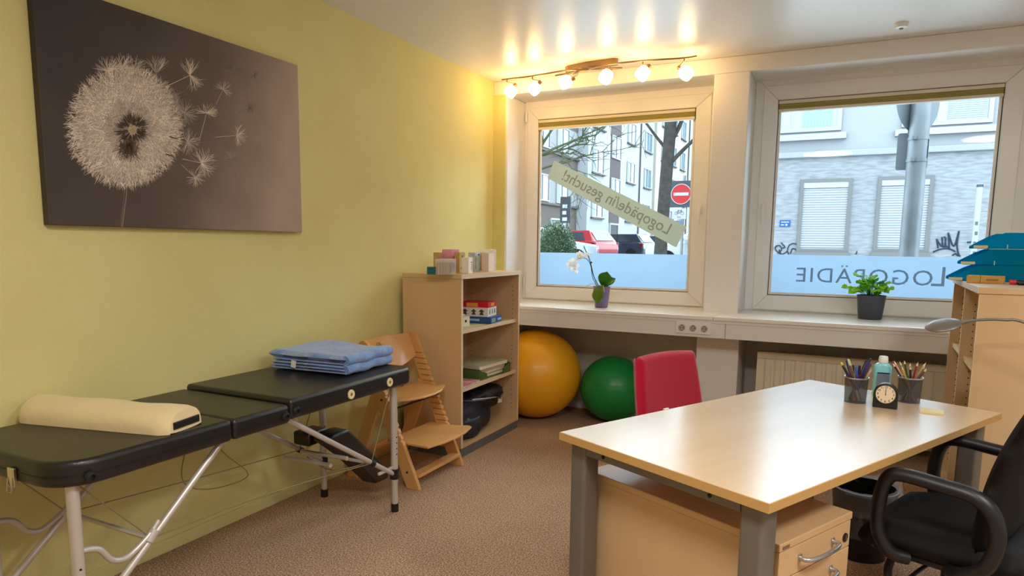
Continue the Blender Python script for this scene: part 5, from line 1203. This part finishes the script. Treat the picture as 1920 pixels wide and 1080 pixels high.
# hand lotion bottle
bp_ = on(1651, 742, 'z', DZ)
t = thing('lotion_bottle', 'pale turquoise plastic bottle with white cap behind the clock', 'bottle', (bp_.x, bp_.y, ZD), math.radians(8))
t.scale = (0.84, 0.84, 0.80)
m_aqua = mat('turquoise_bottle', (140, 214, 220), 0.25, spec=0.5)
def bot(prof, nm, m_):
    mb = MB(); mb.grid(lambda i, j: Vector((prof[round(j*(len(prof)-1))][0]*math.copysign(abs(math.cos(i*2*math.pi))**0.7, math.cos(i*2*math.pi)), prof[round(j*(len(prof)-1))][0]*prof[round(j*(len(prof)-1))][2]*math.copysign(abs(math.sin(i*2*math.pi))**0.7, math.sin(i*2*math.pi)), prof[round(j*(len(prof)-1))][1])), 32, len(prof), wrap_u=True)
    n_ = 32; k_ = len(prof); mb.f += [tuple(range(n_-1, -1, -1)), tuple(range((k_-1)*n_, k_*n_))]; return mb.build(nm, m_, t, smooth=50)
bot([(0.036, 0, 0.66), (0.039, 0.004, 0.66), (0.039, 0.150, 0.66), (0.036, 0.160, 0.68), (0.026, 0.168, 0.85), (0.018, 0.171, 1.0), (0.018, 0.176, 1.0)], 'body', m_aqua)
MB().lathe([(0.0205, 0.173), (0.0215, 0.177), (0.0205, 0.200), (0.017, 0.206), (0, 0.207)], 24).build('cap', m_paper, t, smooth=40)
lb_ = MB().box(-0.027, 0.027, -0.0285, -0.0258, 0.035, 0.125).build('label_panel', mat('grey_blue_label', (110, 124, 136), 0.5), t)
MB().box(-0.027, 0.027, -0.0292, -0.0286, 0.119, 0.126).build('label_stripe', mat('navy_stripe', (24, 40, 96), 0.5), lb_)
# alarm clock
ck = on(1659, 766, 'z', DZ)
t = thing('alarm_clock', 'small black arched alarm clock with cream dial on the desk', 'clock', (ck.x, ck.y+0.012, ZD), math.radians(-6))
t.scale = (0.87, 0.87, 0.90)
R_ = 0.0475; arch = [(-R_, 0), (R_, 0), (R_, 0.054)]+[(R_*math.cos(a), 0.058+R_*math.sin(a)) for a in np.linspace(0, math.pi, 25)]+[(-R_, 0.054)]
MB().prism(arch, -0.012, 0.030, XZ).build('case', m_black, t, bevel=0.004, seg=3, smooth=40)
Md = Matrix.Translation((0, -0.0122, 0.060)) @ Matrix.Rotation(math.pi/2, 4, 'X')
dl = MB().lathe([(0.0385, 0), (0.0385, 0.0012), (0, 0.0012)], 40, M=Md).build('dial', mat('cream_dial', (236, 214, 184), 0.5), t, smooth=30)
MB().lathe([(0.0375, 0), (0.0410, 0), (0.0405, 0.003), (0.0385, 0.003)], 40, M=Md, close=True).build('bezel', mat('dark_bezel', (60, 54, 48), 0.3, metal=0.5), t, smooth=40)
for k in range(1, 13):
    a = math.pi/2-k*math.pi/6; text(str(k), 0.0125, m_ink, 'numeral', dl, Matrix.Translation((0.0305*math.cos(a), -0.0136, 0.060+0.0305*math.sin(a))) @ Matrix.Rotation(math.pi/2, 4, 'X'), 0.0002, bold=0.0002)
for nm, ln, a, w_ in (('hour_hand', 0.016, math.radians(92), 0.0012), ('minute_hand', 0.025, math.radians(90), 0.0009)):
    d = Vector((math.cos(a), 0, math.sin(a))); MB().tube([Vector((0, -0.0142, 0.060))-d*0.004, Vector((0, -0.0142, 0.060))+d*ln], w_, 6).build(nm, m_ink, dl)
MB().cyl((0, -0.0135, 0.060), (0, -0.0152, 0.060), 0.002, n=10).build('hub', m_ink, dl)
# sticky notes
sn = on(1747, 773, 'z', DZ)
t = thing('sticky_notes', 'pad of pale yellow sticky notes at the right end of the desk', 'sticky notes', (sn.x, sn.y, ZD), UA+0.35)
MB().box(-0.037, 0.037, -0.037, 0.037, 0, 0.006).build('note_pad', mat('note_yellow', (222, 212, 158), 0.7), t)
MB().box(-0.037, 0.037, -0.037, 0.037, 0.0061, 0.0066).build('top_note', mat('note_yellow_top', (228, 218, 166), 0.7), t)

# ================================================================== RIGHT BOOKCASE TOP, LAMP, PLANTS
m_turq = mat_film('turquoise_plastic', (14, 168, 204), 0.58)
ZR = 1.1503
base = on(1784, 521, 'y', 3.93)
for k in range(3):
    t = thing('letter_tray', ('bottom', 'middle', 'top')[k]+' turquoise letter tray of the stack on the right bookcase', 'letter tray', (base.x+0.045*k, 3.93, ZR+0.078*k+0.0005), math.radians(-1), 'turquoise letter trays')
    Lx, Wy, Hh = 0.350, 0.255, 0.0755
    side = [(0.0, 0.012), (0.03, 0.032), (0.075, 0.060), (0.11, Hh), (Lx, Hh), (Lx, 0), (0.0, 0)]
    MB().box(0.0, Lx, 0.0, Wy, 0.0, 0.003).build('base', m_turq, t)
    for y0 in (0.0, Wy-0.003): MB().prism(side, y0, y0+0.003, XZ).build('side_wall', m_turq, t)
    MB().box(Lx-0.003, Lx, 0.003, Wy-0.003, 0.003, Hh).build('back_wall', m_turq, t)
    MB().box(-0.012, 0.045, -0.0025, -0.0004, 0.002, 0.015).build('label_tab', mat('cream_tab', (214, 204, 150), 0.5), t)
    MB().box(0.12, 0.124, -0.002, -0.0004, 0.0, 0.020).build('clip', mat('clear_clip', (170, 210, 214), 0.3), t)
wb = on(1848, 529, 'z', ZR+0.012); wb = on(1848, 526, 'y', 3.72)
t = thing('wooden_box', 'small yellow wooden box in front of the letter trays', 'box', (wb.x, 3.72, ZR), math.radians(-14))
MB().box(-0.070, 0.070, -0.030, 0.030, 0.0, 0.034).build('body', mat('yellow_wood', (206, 162, 84), 0.5, vary=(8, (186, 138, 62), (1, 1, 4))), t, bevel=0.002)
MB().box(-0.018, -0.0165, -0.0303, 0.0303, 0.0, 0.0343).build('joint', m_hole, t)
MB().box(0.005, 0.050, -0.0306, -0.0301, 0.012, 0.020).build('stamp', mat('brown_stamp', (150, 106, 56), 0.6), t)
mk = on(1909, 534, 'y', 3.60)
t = thing('marker', 'black marker with red end lying on the right bookcase', 'marker', (mk.x, 3.60, ZR+0.012), math.radians(6))
MB().cyl((-0.010, 0, 0), (0.09, 0, 0), 0.0105, n=14).cyl((0.0, 0, -0.002), (0.02, 0, -0.002), 0.012, n=14).build('barrel', m_black, t, smooth=40)
MB().cyl((-0.032, 0, 0), (-0.010, 0, 0), 0.0105, n=14).build('red_end', mat('marker_red', (206, 30, 50), 0.4), t, smooth=40)
# reading lamp with gooseneck
t = thing('reading_lamp', 'slim gooseneck reading lamp with flat grey oval head before the right bookcase', 'lamp', (1.12, 2.98, 0))
m_lampg = mat('satin_grey_lamp', (126, 120, 114), 0.4, metal=0.4)
YL = 3.08; hd = on(1769, 610, 'y', YL)
pth = [on(1792, 606, 'y', YL), on(1815, 602, 'y', YL), on(1850, 599, 'y', YL), on(1885, 600, 'y', YL), on(1925, 606, 'y', YL)]
pth = [Vector(p) for p in pth]+[Vector((0.86, 3.06, 0.93)), Vector((1.02, 3.0, 0.84)), Vector((1.10, 2.985, 0.68)), Vector((1.12, 2.98, 0.40)), Vector((1.12, 2.98, 0.03))]
W_(MB().tube(smooth_path(pth, 6), 0.0055, 10).build('gooseneck', m_lampg, t, smooth=60))
Mh = Matrix.Translation(hd) @ Matrix.Rotation(math.radians(-14), 4, 'Y') @ Matrix.Rotation(math.radians(24), 4, 'X') @ Matrix.Diagonal((1.35, 1.0, 1.0, 1))
W_(MB().lathe([(0, 0.010), (0.030, 0.009), (0.045, 0.004), (0.047, 0.0), (0.044, -0.004), (0.0, -0.005)], 32, M=Mh).build('lamp_head', m_lampg, t, smooth=50))
W_(MB().cyl(hd+Vector((0.048, 0, 0.010)), pth[1], 0.0075, n=10).build('neck_sleeve', m_lampg, t, smooth=40))
W_(MB().lathe([(0.13, 0), (0.13, 0.018), (0.02, 0.030), (0, 0.030)], 36, (1.12, 2.98, 0)).build('lamp_base', m_lampg, t, smooth=40))

# orchid
ZSs = ZS+0.0004
op = Vector((-1.560, 4.62, ZSs))
t = thing('orchid', 'white orchid in a purple pot on the window sill', 'plant', op)
m_pot = mat('purple_glazed_pot', (112, 94, 140), 0.25, coat=0.3); m_leafd = mat('glossy_dark_leaf', (34, 104, 22), 0.3, vary=(9, (58, 132, 26))); m_leafo = mat('olive_leaf', (96, 124, 20), 0.35, vary=(9, (72, 106, 18)))
MB().lathe([(0.044, 0), (0.047, 0.004), (0.062, 0.142), (0.065, 0.150), (0.059, 0.150), (0.056, 0.135), (0, 0.132)], 32).build('pot', m_pot, t, smooth=50)
MB().lathe([(0.0, 0.137), (0.054, 0.134), (0.055, 0.131), (0, 0.130)], 24).build('bark_mix', mat('bark_chips', (92, 70, 50), 0.9, bump=(60, 1)), t)
def leaf(par, name, m_, base_, tip, w_, bend, nrm, n=12, fold=0.15):
    base_, tip, nrm = Vector(base_), Vector(tip), Vector(nrm).normalized(); d = tip-base_; side = d.cross(nrm).normalized(); mb = MB()
    def f(i, j):
        u = i*2-1; s = math.sin(min(1, j*1.06)*math.pi)**0.62*(0.75+0.5*j) if j < 0.95 else math.sin(j*math.pi)**0.6
        p_ = base_+d*j+nrm*(bend*math.sin(j*math.pi)); return p_+side*u*w_*s+nrm*abs(u)*w_*fold
    mb.grid(f, 7, n); o = mb.build(name, m_, par, smooth=180, fix=False); md = o.modifiers.new('th', 'SOLIDIFY'); md.thickness = 0.0014; return o
leaf(t, 'leaf', m_leafd, (0.012, -0.012, 0.145), (0.048, -0.03, 0.255), 0.050, 0.012, (0.25, -1, 0.35))
leaf(t, 'leaf', m_leafo, (0.005, -0.045, 0.162), (0.0, -0.082, 0.030), 0.042, 0.018, (0, -1, 0.15))
leaf(t, 'leaf', m_leafd, (0.0, 0.02, 0.145), (0.085, 0.05, 0.205), 0.034, 0.012, (0.2, -0.8, 0.7))
om = lambda px, py, y=4.58: on(px, py, 'y', y)-op
stem = [(-0.015, 0, 0.14), om(1114, 520), om(1109, 500), om(1106, 488), om(1102, 478), om(1098, 470), om(1095, 462)]
m_stem = mat('dark_stem', (64, 74, 56), 0.6)
MB().tube(smooth_path(stem, 5), 0.0032, 8).build('support_stick', m_stem, t, smooth=60)
fl_ = [(-0.022, 0, 0.14), om(1112, 523), om(1108, 500), om(1104, 490), om(1098, 484.5), om(1090, 484), om(1082, 486), om(1077, 491), om(1073, 500)]
MB().tube(smooth_path(fl_, 5), 0.0026, 8).build('flower_stem', mat('green_stem', (92, 100, 70), 0.6), t, smooth=60)
for q in (om(1109, 492), om(1110, 507)): MB().lathe([(0, -0.007), (0.006, -0.003), (0.006, 0.003), (0, 0.007)], 10, q).build('clip', m_black, t, smooth=60)
m_petal = mat_film('white_petal', (248, 246, 240), 0.45)
def flower(c, s, tilt):
    fo = MB(); c = Vector(c); Rm = Matrix.Rotation(tilt, 3, 'Z') @ Matrix.Rotation(0.3*tilt, 3, 'X')
    for k in range(5):
        a = math.pi/2+k*2*math.pi/5; wd = s*(0.62 if k in (1, 4) else 0.40); d = Vector((math.cos(a), -0.15, math.sin(a))); sd = Vector((-math.sin(a), 0, math.cos(a)))
        ring = [d*(s*q)+sd*wd*w_ + Vector((0, -0.15*s*q*q, 0)) for q, w_ in ((0.05, 0), (0.35, 0.55), (0.65, 0.8), (0.9, 0.5), (1.0, 0), (0.9, -0.5), (0.65, -0.8), (0.35, -0.55))]
        fo.add([c+Rm @ r_ for r_ in ring], [tuple(range(8))])
    fo.lathe([(0, -0.3*s), (0.16*s, -0.1*s), (0.1*s, 0.1*s), (0, 0.15*s)], 8, c+Rm @ Vector((0, -0.12*s, -0.05*s)))
    fo.build('flower', m_petal, t, smooth=60, fix=False)
for (px, py, s, a) in ((1074, 491, 0.034, 0.3), (1068, 497, 0.030, -0.4), (1079, 499, 0.030, 0.8), (1075, 505, 0.024, -0.2), (1080, 510, 0.018, 0.5), (1087, 477, 0.028, 0.2), (1093, 481, 0.026, -0.5), (1101, 478, 0.024, 0.6), (1084, 483, 0.024, 1.0)):
    flower(om(px, py, 4.575), s, a)
for pts in ([(-0.02, -0.02, 0.145), (-0.06, -0.03, 0.168), (-0.10, -0.035, 0.150), (-0.115, -0.035, 0.120)], [(0.02, -0.03, 0.145), (0.03, -0.06, 0.160), (0.045, -0.068, 0.115)], [(-0.03, -0.01, 0.14), (-0.045, -0.01, 0.175), (-0.02, -0.01, 0.20)]):
    MB().tube(smooth_path(pts, 5), 0.0022, 6).build('aerial_root', mat('pale_root', (206, 208, 186), 0.6), t, smooth=60)
# leafy herb-like pot plant
mp_ = Vector((0.157, 4.80, ZSs))
t = thing('pot_plant', 'bright green leafy plant in a dark grey pot on the window sill', 'plant', mp_)
MB().lathe([(0.064, 0), (0.068, 0.004), (0.082, 0.145), (0.085, 0.150), (0.079, 0.150), (0.076, 0.132), (0, 0.128)], 36).build('pot', mat('anthracite_pot', (62, 66, 78), 0.45), t, smooth=50)
MB().lathe([(0, 0.132), (0.075, 0.130), (0.075, 0.127), (0, 0.126)], 24).build('soil', mat('dark_soil', (50, 40, 32), 0.95, bump=(80, 1)), t)
m_lf = mat_film('bright_leaf', (150, 212, 64), 0.45); m_lf2 = mat_film('mid_leaf', (78, 154, 62), 0.4)
R = random.Random(9)
for k in range(52):
    a = R.uniform(0, 2*math.pi); rr = math.sqrt(R.uniform(0.02, 1)); ln = 0.055+0.09*R.random()
    tip = Vector((math.cos(a)*rr*0.100-0.005, math.sin(a)*rr*0.085-0.01, 0.185+0.12*R.random()*(1.15-rr)))
    if k < 3: tip = Vector(((-0.135, -0.10, -0.075)[k], -0.05, (0.20, 0.17, 0.275)[k]))
    root = Vector((tip.x*0.25, tip.y*0.25, 0.13)); mid = (root+tip)/2+Vector((0, 0, 0.02))
    stp = MB().tube(smooth_path([root, mid, tip], 4), 0.0016, 5).build('stalk', m_lf2, t, smooth=60)
    d = Vector((tip.x+R.uniform(-.03, .03), tip.y-0.06, R.uniform(-0.05, 0.03))).normalized(); up = Vector((R.uniform(-.3, .3), -0.55, 0.8)); sd = d.cross(up).normalized(); s = R.uniform(0.026, 0.038)*(1.25 if k < 3 else 1)
    ol = [(0, 0.02), (0.12, 0.30), (0.02, 0.62), (0.32, 0.50), (0.34, 0.78), (0.58, 0.48), (0.70, 0.62), (0.80, 0.32), (1.05, 0.0)]
    ring = ol+[(q, -w_) for q, w_ in reversed(ol[1:-1])]+[(0, -0.02)]
    lf = MB(); nn = d.cross(sd); c0 = tip+d*s*0.5*1.3
    P_ = [tip+d*(q*s*1.3)+sd*(w_*s*1.1)+nn*(-0.25*s*abs(w_)+0.2*s*q*q) for q, w_ in ring]
    lf.add([c0]+P_, [(0, i+1, (i+1) % len(P_)+1) for i in range(len(P_))])
    lf.build('leaf', m_lf if (k % 3 or k < 3) else m_lf2, t, fix=False)
